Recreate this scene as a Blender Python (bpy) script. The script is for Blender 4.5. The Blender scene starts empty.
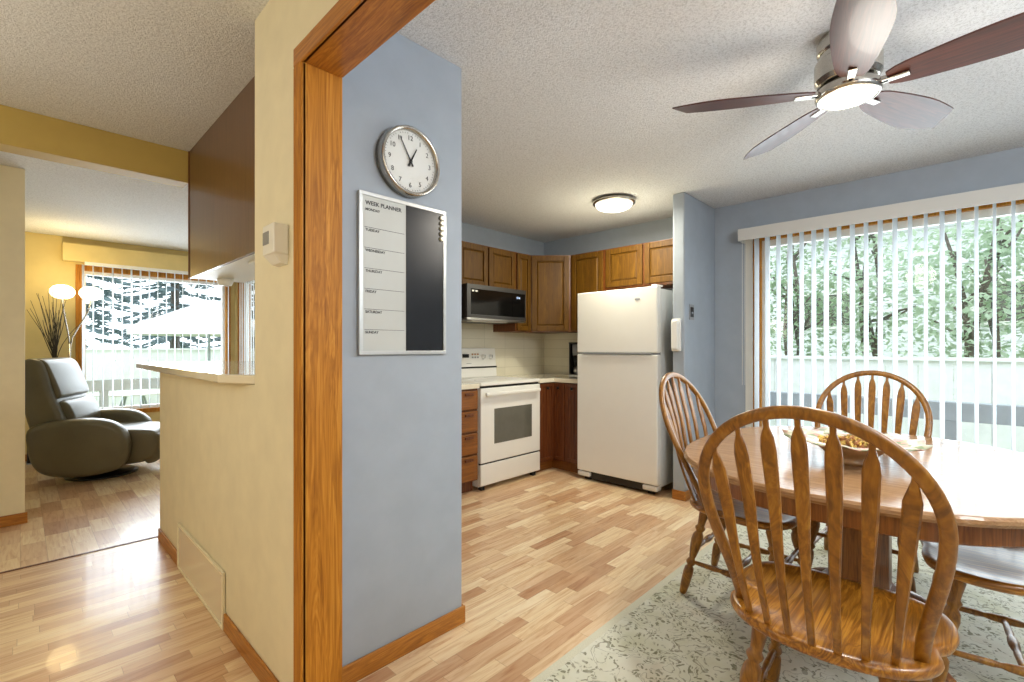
import bpy, bmesh, math, random
from mathutils import Vector, Matrix
random.seed(7)
R = math.radians
PI = math.pi
S = bpy.context.scene
COL = S.collection

# ------------------------------------------------------------------ camera
EYE = 1.21
cam_d = bpy.data.cameras.new('camera')
cam = bpy.data.objects.new('camera', cam_d)
COL.objects.link(cam)
cam.location = (0, 0, EYE)
cam.rotation_euler = (R(90), 0, R(43.85 - 90))
cam_d.sensor_width = 36.0
cam_d.lens = 472.6 / 1024 * 36.0
cam_d.shift_y = 6.5 / 1024
cam_d.clip_start = 0.05
cam_d.clip_end = 200
S.camera = cam

# ------------------------------------------------------------------ view and world
S.view_settings.view_transform = 'Standard'
S.view_settings.look = 'None'
S.view_settings.gamma = 1.0
S.view_settings.use_curve_mapping = False
S.view_settings.exposure = 0.0
S.cycles.use_denoising = True
S.cycles.max_bounces = 8
S.cycles.diffuse_bounces = 5
S.cycles.glossy_bounces = 3
S.cycles.transmission_bounces = 6
S.cycles.sample_clamp_indirect = 6.0
S.cycles.caustics_reflective = False
S.cycles.caustics_refractive = False

wd = bpy.data.worlds.new('overcast_sky')
S.world = wd
wd.use_nodes = True
bg = wd.node_tree.nodes['Background']
bg.inputs[0].default_value = (0.86, 0.94, 1.0, 1)
bg.inputs[1].default_value = 2.8

def area_light(name, loc, rot, sx, sy, power, color=(1, 1, 1)):
    d = bpy.data.lights.new(name, 'AREA')
    d.shape = 'RECTANGLE'; d.size = sx; d.size_y = sy
    d.energy = power; d.color = color
    o = bpy.data.objects.new(name, d); COL.objects.link(o)
    o.location = loc; o.rotation_euler = rot
    return o

def point_light(name, loc, power, color, radius=0.08):
    d = bpy.data.lights.new(name, 'POINT')
    d.energy = power; d.color = color; d.shadow_soft_size = radius
    o = bpy.data.objects.new(name, d); COL.objects.link(o)
    o.location = loc
    return o

def disk_down(name, loc, power, color, size):
    d = bpy.data.lights.new(name, 'AREA'); d.shape = 'DISK'; d.size = size; d.energy = power; d.color = color
    o = bpy.data.objects.new(name, d); COL.objects.link(o); o.location = loc
    return o

# daylight entering through the glazing (just outside each pane)
DAY = (0.84, 0.93, 1.0)
area_light('daylight_dining_window', (4.55, 0.14, 1.1), (0, R(90), 0), 1.95, 2.3, 68, DAY)
area_light('daylight_living_window', (1.2, 7.55, 1.3), (R(-90), 0, 0), 1.5, 1.6, 78, DAY)
area_light('daylight_living_side_window', (2.45, 5.7, 1.3), (0, R(90), 0), 1.6, 2.0, 50, DAY)

# ------------------------------------------------------------------ colours and materials
def hexc(h):
    v = [int(h[i:i + 2], 16) / 255 for i in (0, 2, 4)]
    return tuple((c / 12.92 if c <= 0.04045 else ((c + 0.055) / 1.055) ** 2.4) for c in v) + (1,)

class NT:
    def __init__(s, name):
        s.m = bpy.data.materials.new(name); s.m.use_nodes = True
        s.t = s.m.node_tree; s.b = s.t.nodes['Principled BSDF']
    def n(s, kind, **kw):
        nd = s.t.nodes.new(kind)
        for k, v in kw.items(): setattr(nd, k, v)
        return nd
    def l(s, a, b): s.t.links.new(a, b)
    def coord(s, scale=(1, 1, 1), rot=(0, 0, 0)):
        tc = s.n('ShaderNodeTexCoord'); mp = s.n('ShaderNodeMapping')
        mp.inputs['Scale'].default_value = scale; mp.inputs['Rotation'].default_value = rot
        s.l(tc.outputs['Object'], mp.inputs['Vector']); return mp.outputs['Vector']
    def noise(s, vec, scale, detail=3, rough=0.55, dist=0.0):
        nd = s.n('ShaderNodeTexNoise')
        nd.inputs['Scale'].default_value = scale; nd.inputs['Detail'].default_value = detail
        nd.inputs['Roughness'].default_value = rough; nd.inputs['Distortion'].default_value = dist
        s.l(vec, nd.inputs['Vector']); return nd.outputs['Fac']
    def ramp(s, fac, stops):
        r = s.n('ShaderNodeValToRGB'); e = r.color_ramp.elements
        while len(e) < len(stops): e.new(0.5)
        for i, (p, c) in enumerate(stops): e[i].position = p; e[i].color = c
        s.l(fac, r.inputs['Fac']); return r.outputs['Color']
    def mix(s, fac, a, b, blend='MIX'):
        m = s.n('ShaderNodeMix', data_type='RGBA', blend_type=blend)
        for sock, v in ((m.inputs[0], fac), (m.inputs[6], a), (m.inputs[7], b)):
            if isinstance(v, (int, float, tuple)): sock.default_value = v
            else: s.l(v, sock)
        return m.outputs[2]
    def math(s, op, a, b=0.0):
        m = s.n('ShaderNodeMath', operation=op)
        for sock, v in ((m.inputs[0], a), (m.inputs[1], b)):
            if isinstance(v, (int, float)): sock.default_value = v
            else: s.l(v, sock)
        return m.outputs[0]
    def bump(s, h, strength, dist=0.002):
        b = s.n('ShaderNodeBump'); b.inputs['Strength'].default_value = strength
        b.inputs['Distance'].default_value = dist
        s.l(h, b.inputs['Height']); s.l(b.outputs['Normal'], s.b.inputs['Normal'])
    def set(s, color=None, rough=None, metal=None, coat=None, spec=None, emit=None, estr=None, trans=None):
        B = s.b.inputs
        def put(k, v):
            if v is None: return
            if isinstance(v, (int, float, tuple)): B[k].default_value = v
            else: s.l(v, B[k])
        put('Base Color', color); put('Roughness', rough); put('Metallic', metal)
        put('Coat Weight', coat); put('Specular IOR Level', spec); put('Emission Color', emit)
        put('Emission Strength', estr); put('Transmission Weight', trans)
        return s.m

def plain(name, h, rough=0.5, metal=0.0, var=0.04, scale=8, coat=None, bump=0.0, bscale=200, spec=None):
    t = NT(name); v = t.coord()
    c = hexc(h); lo = tuple(x * (1 - var) for x in c[:3]) + (1,); hi = tuple(min(1, x * (1 + var)) for x in c[:3]) + (1,)
    col = t.ramp(t.noise(v, scale), [(0.3, lo), (0.7, hi)])
    if bump: t.bump(t.noise(v, bscale, 2), bump, 0.001)
    return t.set(color=col, rough=rough, metal=metal, coat=coat, spec=spec)

def wood(name, dark, mid, light, axis='z', rough=0.35, coat=0.3, scale=1.0, contrast=1.0, spec=0.5):
    t = NT(name)
    k = {'x': (0.9, 14, 14), 'y': (14, 0.9, 14), 'z': (14, 14, 0.9), 'n': (6, 6, 3)}[axis]
    v = t.coord(tuple(a * scale for a in k))
    n1 = t.noise(v, 1.6, 4, 0.6, 1.2)
    k2 = {'x': (4, 160, 160), 'y': (160, 4, 160), 'z': (160, 160, 4), 'n': (60, 60, 20)}[axis]
    n2 = t.noise(t.coord(tuple(a * scale for a in k2)), 1.0, 2, 0.5)
    ring = t.math('FRACT', t.math('MULTIPLY', n1, 7.0))
    ring = t.math('ABSOLUTE', t.math('SUBTRACT', ring, 0.5))
    f = t.math('ADD', t.math('MULTIPLY', n1, 0.45), t.math('MULTIPLY', ring, 0.45 * contrast))
    f = t.math('ADD', f, t.math('MULTIPLY', t.math('SUBTRACT', n2, 0.5), 0.5))
    col = t.ramp(f, [(0.1, hexc(dark)), (0.38, hexc(mid)), (0.62, hexc(light))])
    t.bump(n2, 0.12, 0.0006)
    return t.set(color=col, rough=rough, coat=coat, spec=spec)

def laminate(name, along, strip=0.066, length=0.36):
    t = NT(name)
    tc = t.n('ShaderNodeTexCoord'); sp = t.n('ShaderNodeSeparateXYZ'); t.l(tc.outputs['Object'], sp.inputs[0])
    u, w = (sp.outputs[0], sp.outputs[1]) if along == 'x' else (sp.outputs[1], sp.outputs[0])
    rowf = t.math('DIVIDE', w, strip); row = t.math('FLOOR', rowf)
    wn = t.n('ShaderNodeTexWhiteNoise', noise_dimensions='1D'); t.l(row, wn.inputs['W'])
    uf = t.math('ADD', t.math('DIVIDE', u, length), t.math('MULTIPLY', wn.outputs['Value'], 5.37))
    cell = t.math('FLOOR', uf)
    cb = t.n('ShaderNodeCombineXYZ'); t.l(row, cb.inputs[0]); t.l(cell, cb.inputs[1])
    wn2 = t.n('ShaderNodeTexWhiteNoise', noise_dimensions='3D'); t.l(cb.outputs[0], wn2.inputs['Vector'])
    tone = t.ramp(wn2.outputs['Value'], [(0.0, hexc('c49c79')), (0.25, hexc('d6b28c')), (0.45, hexc('dfc19d')), (0.7, hexc('ebd3ac')), (1.0, hexc('f3e0bd'))])
    # grain, shifted per strip
    sc = t.n('ShaderNodeVectorMath', operation='MULTIPLY'); t.l(tc.outputs['Object'], sc.inputs[0])
    sc.inputs[1].default_value = (2.2, 26, 1) if along == 'x' else (26, 2.2, 1)
    ad = t.n('ShaderNodeVectorMath', operation='MULTIPLY_ADD'); t.l(wn2.outputs['Color'], ad.inputs[0])
    ad.inputs[1].default_value = (40, 40, 40); t.l(sc.outputs[0], ad.inputs[2])
    g = t.noise(ad.outputs[0], 1.3, 5, 0.62, 1.6)
    grain = t.ramp(g, [(0.3, hexc('cfa888')), (0.48, hexc('f3e9de')), (0.62, hexc('ffffff'))])
    col = t.mix(0.75, tone, grain, 'MULTIPLY')
    e1 = t.math('LESS_THAN', t.math('FRACT', rowf), 0.022)
    e2 = t.math('LESS_THAN', t.math('FRACT', uf), 0.006)
    e = t.math('MULTIPLY', t.math('MAXIMUM', e1, e2), 0.45)
    col = t.mix(e, col, hexc('8a6646'))
    rr = t.math('ADD', t.math('MULTIPLY', g, 0.12), 0.26)
    return t.set(color=col, rough=rr, coat=0.12)

def popcorn(name, h):
    t = NT(name); v = t.coord()
    n1 = t.noise(v, 95, 3, 0.7); n2 = t.noise(v, 220, 2, 0.6)
    f = t.math('ADD', t.math('MULTIPLY', n1, 0.6), t.math('MULTIPLY', n2, 0.4))
    c = hexc(h)
    col = t.ramp(f, [(0.40, tuple(x * 0.74 for x in c[:3]) + (1,)), (0.5, tuple(x * 0.97 for x in c[:3]) + (1,)), (0.7, tuple(min(1, x * 1.07) for x in c[:3]) + (1,))])
    hgt = t.ramp(f, [(0.38, (0, 0, 0, 1)), (0.62, (1, 1, 1, 1))])
    t.bump(hgt, 0.55, 0.006)
    return t.set(color=col, rough=0.95, spec=0.1)

def emitter(name, col, strength):
    t = NT(name); v = t.coord()
    c = t.ramp(t.noise(v, 4), [(0, tuple(x * 0.97 for x in col) + (1,)), (1, tuple(col) + (1,))])
    return t.set(color=(0.9, 0.9, 0.88, 1), rough=0.4, emit=c, estr=strength)

def glass_mat(name):
    t = NT(name); t.t.nodes.remove(t.b)
    tr = t.n('ShaderNodeBsdfTransparent'); gl = t.n('ShaderNodeBsdfGlossy'); gl.inputs['Roughness'].default_value = 0.02
    fr = t.n('ShaderNodeFresnel'); fr.inputs['IOR'].default_value = 1.4
    mx = t.n('ShaderNodeMixShader'); t.l(t.math('MULTIPLY', fr.outputs[0], 0.6), mx.inputs[0]); t.l(tr.outputs[0], mx.inputs[1]); t.l(gl.outputs[0], mx.inputs[2])
    t.l(mx.outputs[0], t.t.nodes['Material Output'].inputs[0]); return t.m

def translucent(name, h, k=0.5):
    t = NT(name); v = t.coord(); c = hexc(h)
    col = t.ramp(t.noise(v, 60), [(0.3, tuple(x * 0.96 for x in c[:3]) + (1,)), (0.7, c)])
    t.set(color=col, rough=0.75)
    tl = t.n('ShaderNodeBsdfTranslucent'); t.l(col, tl.inputs[0])
    mx = t.n('ShaderNodeMixShader'); mx.inputs[0].default_value = k
    t.l(t.b.outputs[0], mx.inputs[1]); t.l(tl.outputs[0], mx.inputs[2])
    t.l(mx.outputs[0], t.t.nodes['Material Output'].inputs[0]); return t.m

M = {}
M['cream'] = plain('cream_wall_paint', 'e5ddc1', 0.6, bump=0.15, bscale=160)
M['cream_warm'] = plain('warm_cream_wall_paint', 'd9c587', 0.6, bump=0.15, bscale=160)
M['beam_shade'] = plain('shaded_beam_paint', 'b89f55', 0.6, bump=0.15, bscale=160)  # living room paint with the beam's backlit shade put into the colour
M['valance'] = plain('pale_grey_valance', 'cfcfcb', 0.5, var=0.01)
M['blue'] = plain('blue_grey_wall_paint', 'a0aab5', 0.55, bump=0.12, bscale=160)
M['ceiling'] = popcorn('popcorn_ceiling', 'e8ebee')
M['floor'] = laminate('laminate_strips_across', 'x')
M['floor_l'] = laminate('laminate_strips_along', 'y', 0.11, 0.3)
M['oak_x'] = wood('golden_oak_trim_x', '85501a', 'ad7026', 'c68a36', 'x', 0.42, 0.12)
M['oak_y'] = wood('golden_oak_trim_y', '85501a', 'ad7026', 'c68a36', 'y', 0.42, 0.12)
M['oak_z'] = wood('golden_oak_trim_z', '8a5416', 'b67824', 'd0943c', 'z', 0.5, 0.0, spec=0.25)
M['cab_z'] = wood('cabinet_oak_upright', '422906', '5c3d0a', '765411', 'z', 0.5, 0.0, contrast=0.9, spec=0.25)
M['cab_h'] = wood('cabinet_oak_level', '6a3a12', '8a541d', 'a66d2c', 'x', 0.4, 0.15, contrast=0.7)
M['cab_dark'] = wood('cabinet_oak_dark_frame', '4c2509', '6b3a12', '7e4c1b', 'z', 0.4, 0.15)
M['basecab'] = wood('base_cabinet_brown', '43210e', '683617', '865023', 'z', 0.45, 0.1, contrast=0.8)
M['hallcab'] = wood('brown_cabinet_panel', '5a3d24', '6a4a2e', '775536', 'z', 0.33, 0.25, scale=0.8, contrast=0.35)
M['chair'] = wood('chair_oak', '653e0e', '8f5f19', 'b0802f', 'n', 0.36, 0.12, contrast=0.9)
M['chair_seat'] = wood('chair_seat_oak', '643a0d', '8e5a17', 'b07a2a', 'x', 0.32, 0.15, scale=0.7, contrast=1.6)
M['table'] = wood('table_top_oak', '866344', 'a3805c', 'b59474', 'y', 0.16, 0.0, contrast=0.8, spec=0.2)
M['table_base'] = wood('table_base_oak', '5d3310', '84501e', '9a6429', 'z', 0.3, 0.3)
M['white_app'] = plain('white_enamel', 'e8e8e3', 0.28, coat=0.3, var=0.01)
M['white_side'] = plain('white_textured_enamel', 'd5d6d3', 0.45, var=0.02, bump=0.2, bscale=400)
M['white_trim'] = plain('white_painted_trim', 'e8e8e2', 0.4, var=0.01)
M['counter'] = plain('cream_laminate_counter', 'e6e0cc', 0.12, coat=0.5, var=0.02, scale=300)
M['black'] = plain('black_plastic', '111112', 0.3, var=0.1)
M['black_gloss'] = plain('black_glass', '08090a', 0.12, spec=0.25, var=0.1)
M['oven_glass'] = plain('oven_window_glass', '5e5e56', 0.12, coat=0.5, var=0.1)
M['steel'] = plain('brushed_steel', 'a8a8a6', 0.28, 1.0, var=0.06, scale=60)
M['mw_frame'] = plain('dark_stainless', '4a4a4b', 0.45, 0.8, var=0.05, scale=60)
M['nickel'] = plain('satin_nickel', 'b9b4ab', 0.22, 1.0, var=0.06, scale=50)
M['rubber'] = plain('dark_rubber', '1a1a1a', 0.8)
M['gray_plastic'] = plain('grey_plastic', '8c8f92', 0.4)
M['leather'] = plain('olive_grey_leather', '5f5841', 0.36, var=0.1, scale=5, bump=0.25, bscale=220)
M['seam'] = plain('dark_leather_seam', '37342a', 0.6)
M['vane'] = translucent('white_blind_vane', 'f4f8fa', 0.45)
M['glass'] = glass_mat('window_glass')
M['board_white'] = plain('planner_white_panel', 'c2c6c3', 0.3, var=0.02)
M['board_black'] = plain('planner_black_panel', '14161a', 0.25, var=0.2)
M['alum'] = plain('brushed_aluminium', 'cfd0cd', 0.3, 0.7, var=0.03, scale=50)
M['clock_face'] = plain('clock_face_white', 'dfe2e0', 0.35, var=0.01)
M['print'] = plain('dark_grey_print', '33353a', 0.6)
M['magnet'] = plain('pale_magnet', 'e4e2cf', 0.3, 0.3)
M['dome'] = emitter('lit_frosted_dome', (1.0, 0.96, 0.86), 3.0)
M['fan_dome'] = emitter('lit_fan_lens', (1.0, 0.9, 0.72), 4.0)
M['lamp_globe'] = emitter('lit_lamp_globe', (1.0, 0.88, 0.55), 2.6)
M['walnut'] = wood('walnut_fan_blade', '2e130c', '4a2216', '5f3122', 'x', 0.35, 0.1)
M['twig'] = plain('dark_twig', '3a3324', 0.8)
M['vase'] = plain('black_ceramic', '17181a', 0.25)
M['fence'] = plain('weathered_white_boards', 'f0f2f1', 0.8, var=0.06)
M['rail'] = plain('grey_rail_paint', 'a4adb2', 0.7, var=0.06)
M['canopy'] = plain('white_parasol_canvas', 'f0f0ee', 0.9, var=0.02)
M['siding'] = plain('pale_lap_siding', 'e4e8e9', 0.8, var=0.04)
M['roof'] = plain('grey_shingles', '7f8486', 0.9, var=0.15, scale=30)
M['deck'] = plain('grey_deck_boards', 'b9bcba', 0.8, var=0.08)
M['grass'] = plain('lawn', '7d9460', 0.95, var=0.25, scale=12)
M['bark'] = plain('grey_bark', '6c645c', 0.9, var=0.25, scale=15)
M['leaf_a'] = translucent('green_leaf', 'aec4a4', 0.5)
M['leaf_b'] = translucent('pale_green_leaf', 'c9dac2', 0.5)
M['needle'] = translucent('blue_green_needle', '74898d', 0.2)
M['backsplash'] = None
t_ = NT('cream_tile_backsplash'); v_ = t_.coord()
br = t_.n('ShaderNodeTexBrick'); br.offset = 0.0
mp_ = t_.n('ShaderNodeMapping'); tc_ = t_.n('ShaderNodeTexCoord'); t_.l(tc_.outputs['Object'], mp_.inputs[0]); mp_.inputs['Rotation'].default_value = (R(90), 0, 0)
t_.l(mp_.outputs[0], br.inputs['Vector'])
br.inputs['Color1'].default_value = hexc('e3dec9'); br.inputs['Color2'].default_value = hexc('dcd7c1'); br.inputs['Mortar'].default_value = hexc('c4bfa9')
br.inputs['Scale'].default_value = 1; br.inputs['Brick Width'].default_value = 0.3; br.inputs['Row Height'].default_value = 0.1; br.inputs['Mortar Size'].default_value = 0.0018
M['backsplash'] = t_.set(color=br.outputs[0], rough=0.25, coat=0.2)

# rug
t_ = NT('sage_floral_rug'); v_ = t_.coord()
vo = t_.n('ShaderNodeTexVoronoi', feature='F1'); vo.inputs['Scale'].default_value = 52
wv = t_.n('ShaderNodeVectorMath', operation='MULTIPLY_ADD')
nn = t_.n('ShaderNodeTexNoise'); nn.inputs['Scale'].default_value = 9; nn.inputs['Detail'].default_value = 3; t_.l(v_, nn.inputs['Vector'])
t_.l(nn.outputs['Color'], wv.inputs[0]); wv.inputs[1].default_value = (0.16, 0.16, 0); t_.l(v_, wv.inputs[2]); t_.l(wv.outputs[0], vo.inputs['Vector'])
base = t_.ramp(t_.noise(v_, 5, 3), [(0.35, hexc('d0d0b8')), (0.55, hexc('dedecf')), (0.7, hexc('d6d1bf'))])
dots = t_.ramp(vo.outputs['Distance'], [(0.0, (1, 1, 1, 1)), (0.32, (1, 1, 1, 1)), (0.4, (0, 0, 0, 1))])
keep = t_.ramp(t_.noise(v_, 16, 2), [(0.43, (0, 0, 0, 1)), (0.52, (1, 1, 1, 1))])
dk = t_.mix(1.0, dots, keep, 'MULTIPLY')
c1 = t_.mix(t_.math('MULTIPLY', dk, 0.8), base, hexc('77775b'))
vi = t_.noise(wv.outputs[0], 7, 2, 0.5, 2.0)
line = t_.math('LESS_THAN', t_.math('ABSOLUTE', t_.math('SUBTRACT', vi, 0.5)), 0.012)
c1 = t_.mix(t_.math('MULTIPLY', line, 0.6), c1, hexc('7d7a62'))
t_.bump(t_.noise(v_, 420, 2), 0.6, 0.003)
M['rug'] = t_.set(color=c1, rough=0.95, spec=0.1)
M['rug_edge'] = plain('rug_border_cream', 'd4d2bd', 0.95, var=0.08, scale=200, bump=0.5, bscale=400)
# bowl
t_ = NT('painted_floral_rim'); v_ = t_.coord()
vo = t_.n('ShaderNodeTexVoronoi'); vo.inputs['Scale'].default_value = 40; t_.l(v_, vo.inputs['Vector'])
sp_ = t_.n('ShaderNodeSeparateColor'); t_.l(vo.outputs['Color'], sp_.inputs[0])
c = t_.ramp(sp_.outputs[0], [(0.0, hexc('5f7a4f')), (0.25, hexc('d9d3b8')), (0.5, hexc('c98e86')), (0.7, hexc('e6e2cf')), (0.9, hexc('8d9a78'))])
M['rim'] = t_.set(color=c, rough=0.5)
M['bowl'] = plain('tan_glazed_bowl', 'b08d66', 0.25, coat=0.4, var=0.15, scale=20)
M['potpourri'] = plain('yellow_potpourri', 'c9ab5c', 0.8, var=0.5, scale=60)
M['rust'] = plain('rust_petal', 'a87a50', 0.8, var=0.3, scale=60)

# ------------------------------------------------------------------ geometry helpers
def finish(name, bm, mat, parent=None, smooth=False, loc=None, rot=None, bevel=0.0, subsurf=0, seg=2):
    bmesh.ops.recalc_face_normals(bm, faces=bm.faces[:])
    me = bpy.data.meshes.new(name); bm.to_mesh(me); bm.free()
    mats = mat if isinstance(mat, (list, tuple)) else [mat]
    for m in mats: me.materials.append(m if not isinstance(m, str) else M[m])
    if smooth:
        for p in me.polygons: p.use_smooth = True
    o = bpy.data.objects.new(name, me); COL.objects.link(o)
    if parent is not None: o.parent = parent
    if loc: o.location = loc
    if rot: o.rotation_euler = rot
    if bevel:
        b = o.modifiers.new('edge', 'BEVEL'); b.width = bevel; b.segments = seg; b.limit_method = 'ANGLE'; b.angle_limit = R(40)
        b.harden_normals = False
    if subsurf:
        s = o.modifiers.new('smooth', 'SUBSURF'); s.levels = subsurf; s.render_levels = subsurf
    return o

def bx(bm, x0, x1, y0, y1, z0, z1, mi=0):
    vs = [bm.verts.new((x, y, z)) for x in (x0, x1) for y in (y0, y1) for z in (z0, z1)]
    for f in ((0, 1, 3, 2), (4, 6, 7, 5), (0, 4, 5, 1), (2, 3, 7, 6), (0, 2, 6, 4), (1, 5, 7, 3)):
        fc = bm.faces.new([vs[i] for i in f]); fc.material_index = mi
    return vs

def box(name, a, mat, parent=None, bevel=0.0, rot=None, loc=None, seg=2):
    bm = bmesh.new(); bx(bm, *a); return finish(name, bm, mat, parent, bevel=bevel, rot=rot, loc=loc, seg=seg)

def boxes(name, lst, mat, parent=None, bevel=0.0):
    bm = bmesh.new()
    for a in lst: bx(bm, *a)
    return finish(name, bm, mat, parent, bevel=bevel)

def lathe(bm, prof, n=24, axis='z', center=(0, 0, 0), mi=0, squash=(1, 1), cap=True):
    rings = []
    c = Vector(center)
    for (r, h) in prof:
        ring = []
        for k in range(n):
            a = 2 * PI * k / n; p, q = r * math.cos(a) * squash[0], r * math.sin(a) * squash[1]
            v = {'z': (p, q, h), 'x': (h, p, q), 'y': (p, h, q)}[axis]
            ring.append(bm.verts.new(c + Vector(v)))
        rings.append(ring)
    for a, b in zip(rings, rings[1:]):
        for k in range(n):
            f = bm.faces.new((a[k], a[(k + 1) % n], b[(k + 1) % n], b[k])); f.material_index = mi
    for ring, r in ((rings[0], prof[0][0]), (rings[-1], prof[-1][0])):
        if r > 1e-5 and cap:
            f = bm.faces.new(ring); f.material_index = mi
    bmesh.ops.remove_doubles(bm, verts=bm.verts[:], dist=1e-6)

def turned(bm, p0, p1, prof, n=14):
    p0, p1 = Vector(p0), Vector(p1); d = p1 - p0; L = d.length; q = d.to_track_quat('Z', 'Y')
    rings = []
    for (r, t) in prof:
        rings.append([bm.verts.new(p0 + q @ Vector((r * math.cos(2 * PI * k / n), r * math.sin(2 * PI * k / n), t * L))) for k in range(n)])
    for a, b in zip(rings, rings[1:]):
        for k in range(n): bm.faces.new((a[k], a[(k + 1) % n], b[(k + 1) % n], b[k]))
    bm.faces.new(rings[0]); bm.faces.new(rings[-1])

def sweep(bm, pts, sec, ups, closed_sec=True, cap=True):
    """sec(i) -> list of (side, up) offsets; ups(i) -> up vector"""
    rings = []
    P = [Vector(p) for p in pts]
    for i, p in enumerate(P):
        d = (P[min(i + 1, len(P) - 1)] - P[max(i - 1, 0)]).normalized()
        u = Vector(ups(i)); side = d.cross(u).normalized(); u2 = side.cross(d).normalized()
        rings.append([bm.verts.new(p + side * a + u2 * b) for a, b in sec(i)])
    n = len(rings[0])
    for a, b in zip(rings, rings[1:]):
        for k in range(n): bm.faces.new((a[k], a[(k + 1) % n], b[(k + 1) % n], b[k]))
    if cap: bm.faces.new(rings[0]); bm.faces.new(rings[-1])

def tube(bm, pts, r, n=8, up=(0.3, 0.2, 1)):
    rf = r if callable(r) else (lambda i: r)
    sweep(bm, pts, lambda i: [(rf(i) * math.cos(2 * PI * k / n), rf(i) * math.sin(2 * PI * k / n)) for k in range(n)], lambda i: up)

def prism(bm, outline, z0, z1, mi=0):
    lo = [bm.verts.new((x, y, z0)) for x, y in outline]; hi = [bm.verts.new((x, y, z1)) for x, y in outline]
    n = len(outline)
    for f in [lo[::-1], hi] + [[lo[k], lo[(k + 1) % n], hi[(k + 1) % n], hi[k]] for k in range(n)]:
        bm.faces.new(f).material_index = mi

def thing(name, label, cat, loc=(0, 0, 0), rz=0.0, group=None):
    o = bpy.data.objects.new(name, None); COL.objects.link(o); o.empty_display_size = 0.1
    o.location = loc; o.rotation_euler = (0, 0, rz)
    return tag(o, label, cat, group)

def tag(o, label, cat, group=None, kind=None):
    o['label'] = label; o['category'] = cat
    if group: o['group'] = group
    if kind: o['kind'] = kind
    return o

def struct(o):
    o['kind'] = 'structure'; return o

def text_on(name, body, size, mat, parent, loc, rot, align='LEFT', bold=0.0):
    cu = bpy.data.curves.new(name, 'FONT'); cu.body = body; cu.size = size; cu.align_x = align; cu.align_y = 'CENTER'
    cu.extrude = 0.0004; cu.offset = bold
    tmp = bpy.data.objects.new(name + '_tmp', cu); COL.objects.link(tmp)
    dg = bpy.context.evaluated_depsgraph_get()
    me = bpy.data.meshes.new_from_object(tmp.evaluated_get(dg))
    bpy.data.objects.remove(tmp); bpy.data.curves.remove(cu)
    me.materials.clear(); me.materials.append(M[mat])
    o = bpy.data.objects.new(name, me); COL.objects.link(o); o.parent = parent
    o.location = loc; o.rotation_euler = rot
    return o

def copy_tree(o, parent=None):
    c = o.copy(); COL.objects.link(c)
    if parent is not None: c.parent = parent
    for ch in list(o.children): copy_tree(ch, c)
    return c

def qs(t):  # smoothstep
    t = max(0, min(1, t)); return t * t * (3 - 2 * t)

# ================================================================== THE ROOM
CH = 2.44
# floors
struct(box('floor', (-1.72, 4.38, -2.72, 3.73, -0.1, 0.0), 'floor'))
struct(box('floor', (-2.42, 4.38, 3.73, 7.32, -0.1, 0.0), 'floor_l'))
struct(box('trim_1', (-1.6, 0.62, 3.722, 3.738, 0.0, 0.004), 'basecab'))
# ceiling
struct(box('ceiling', (-2.42, 4.38, -2.72, 7.32, CH, CH + 0.1), 'ceiling'))
# wall between hall and dining/kitchen
XH, XM, XD = 0.612, 0.664, 0.715
struct(boxes('wall_hall', [(XH, XM, 1.483, 1.93, 0, CH), (XH, XM, -0.9, 1.483, 2.105, CH), (XH, XM, -2.6, -0.918, 0, CH)], 'cream'))
struct(boxes('wall_dining', [(XM, XD, 1.483, 1.93, 0, CH), (XM, XD, -0.9, 1.483, 2.105, CH), (XM, XD, -2.6, -0.918, 0, CH)], 'blue'))
bm = bmesh.new()      # rounded end of the half wall
ol = [(XH, 1.93), (XD, 1.93), (XD, 3.67)]
ol += [(XD - 0.05 + 0.05 * math.cos(a), 3.67 + 0.05 * math.sin(a)) for a in [PI / 2 * k / 6 for k in range(1, 7)]]
ol += [(XH + 0.05 + 0.05 * math.cos(a), 3.67 + 0.05 * math.sin(a)) for a in [PI / 2 + PI / 2 * k / 6 for k in range(0, 7)]]
prism(bm, ol, 0, 1.068); struct(finish('wall_half', bm, 'cream'))
struct(box('wall_clock', (XD, 1.347, 1.60, 1.72, 0, CH), 'blue', bevel=0.004))
struct(box('wall_stub', (3.63, 4.26, 1.60, 1.70, 0, CH), 'blue', bevel=0.012, seg=3))
# window wall (dining) with the opening
WY0, WY1, WZ0, WZ1 = -0.98, 1.30, 0.10, 2.13
struct(boxes('wall_right', [(4.26, 4.38, WY1, 3.69, 0, CH), (4.26, 4.38, WY0, WY1, 0, WZ0), (4.26, 4.38, WY0, WY1, WZ1, CH), (4.26, 4.38, -1.6, WY0, 0, CH)], 'blue'))
struct(box('wall_kitchen', (2.05, 4.26, 3.57, 3.69, 0, CH), 'blue'))
struct(box('wall_dining_back', (XD, 4.38, -1.6, -1.48, 0, CH), 'blue'))
struct(box('wall_back', (-1.72, XD, -2.72, -2.6, 0, CH), 'cream'))
struct(box('wall_left', (-1.72, -1.6, -2.6, 4.68, 0, CH), 'cream'))
struct(box('wall_partition', (-1.72, 0.024, 4.68, 4.80, 0, CH), 'cream', bevel=0.004))
struct(box('wall_living_left', (-2.42, -2.3, 4.80, 7.2, 0, CH), 'cream_warm'))
LX0, LX1, LZ0, LZ1 = 0.43, 1.975, 0.42, 2.14
struct(boxes('wall_living_far', [(-2.42, LX0, 7.2, 7.32, 0, CH), (LX0, LX1, 7.2, 7.32, 0, LZ0), (LX0, LX1, 7.2, 7.32, LZ1, CH), (LX1, 2.15, 7.2, 7.32, 0, CH)], 'cream_warm'))
SY0, SY1 = 4.5, 7.10
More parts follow.
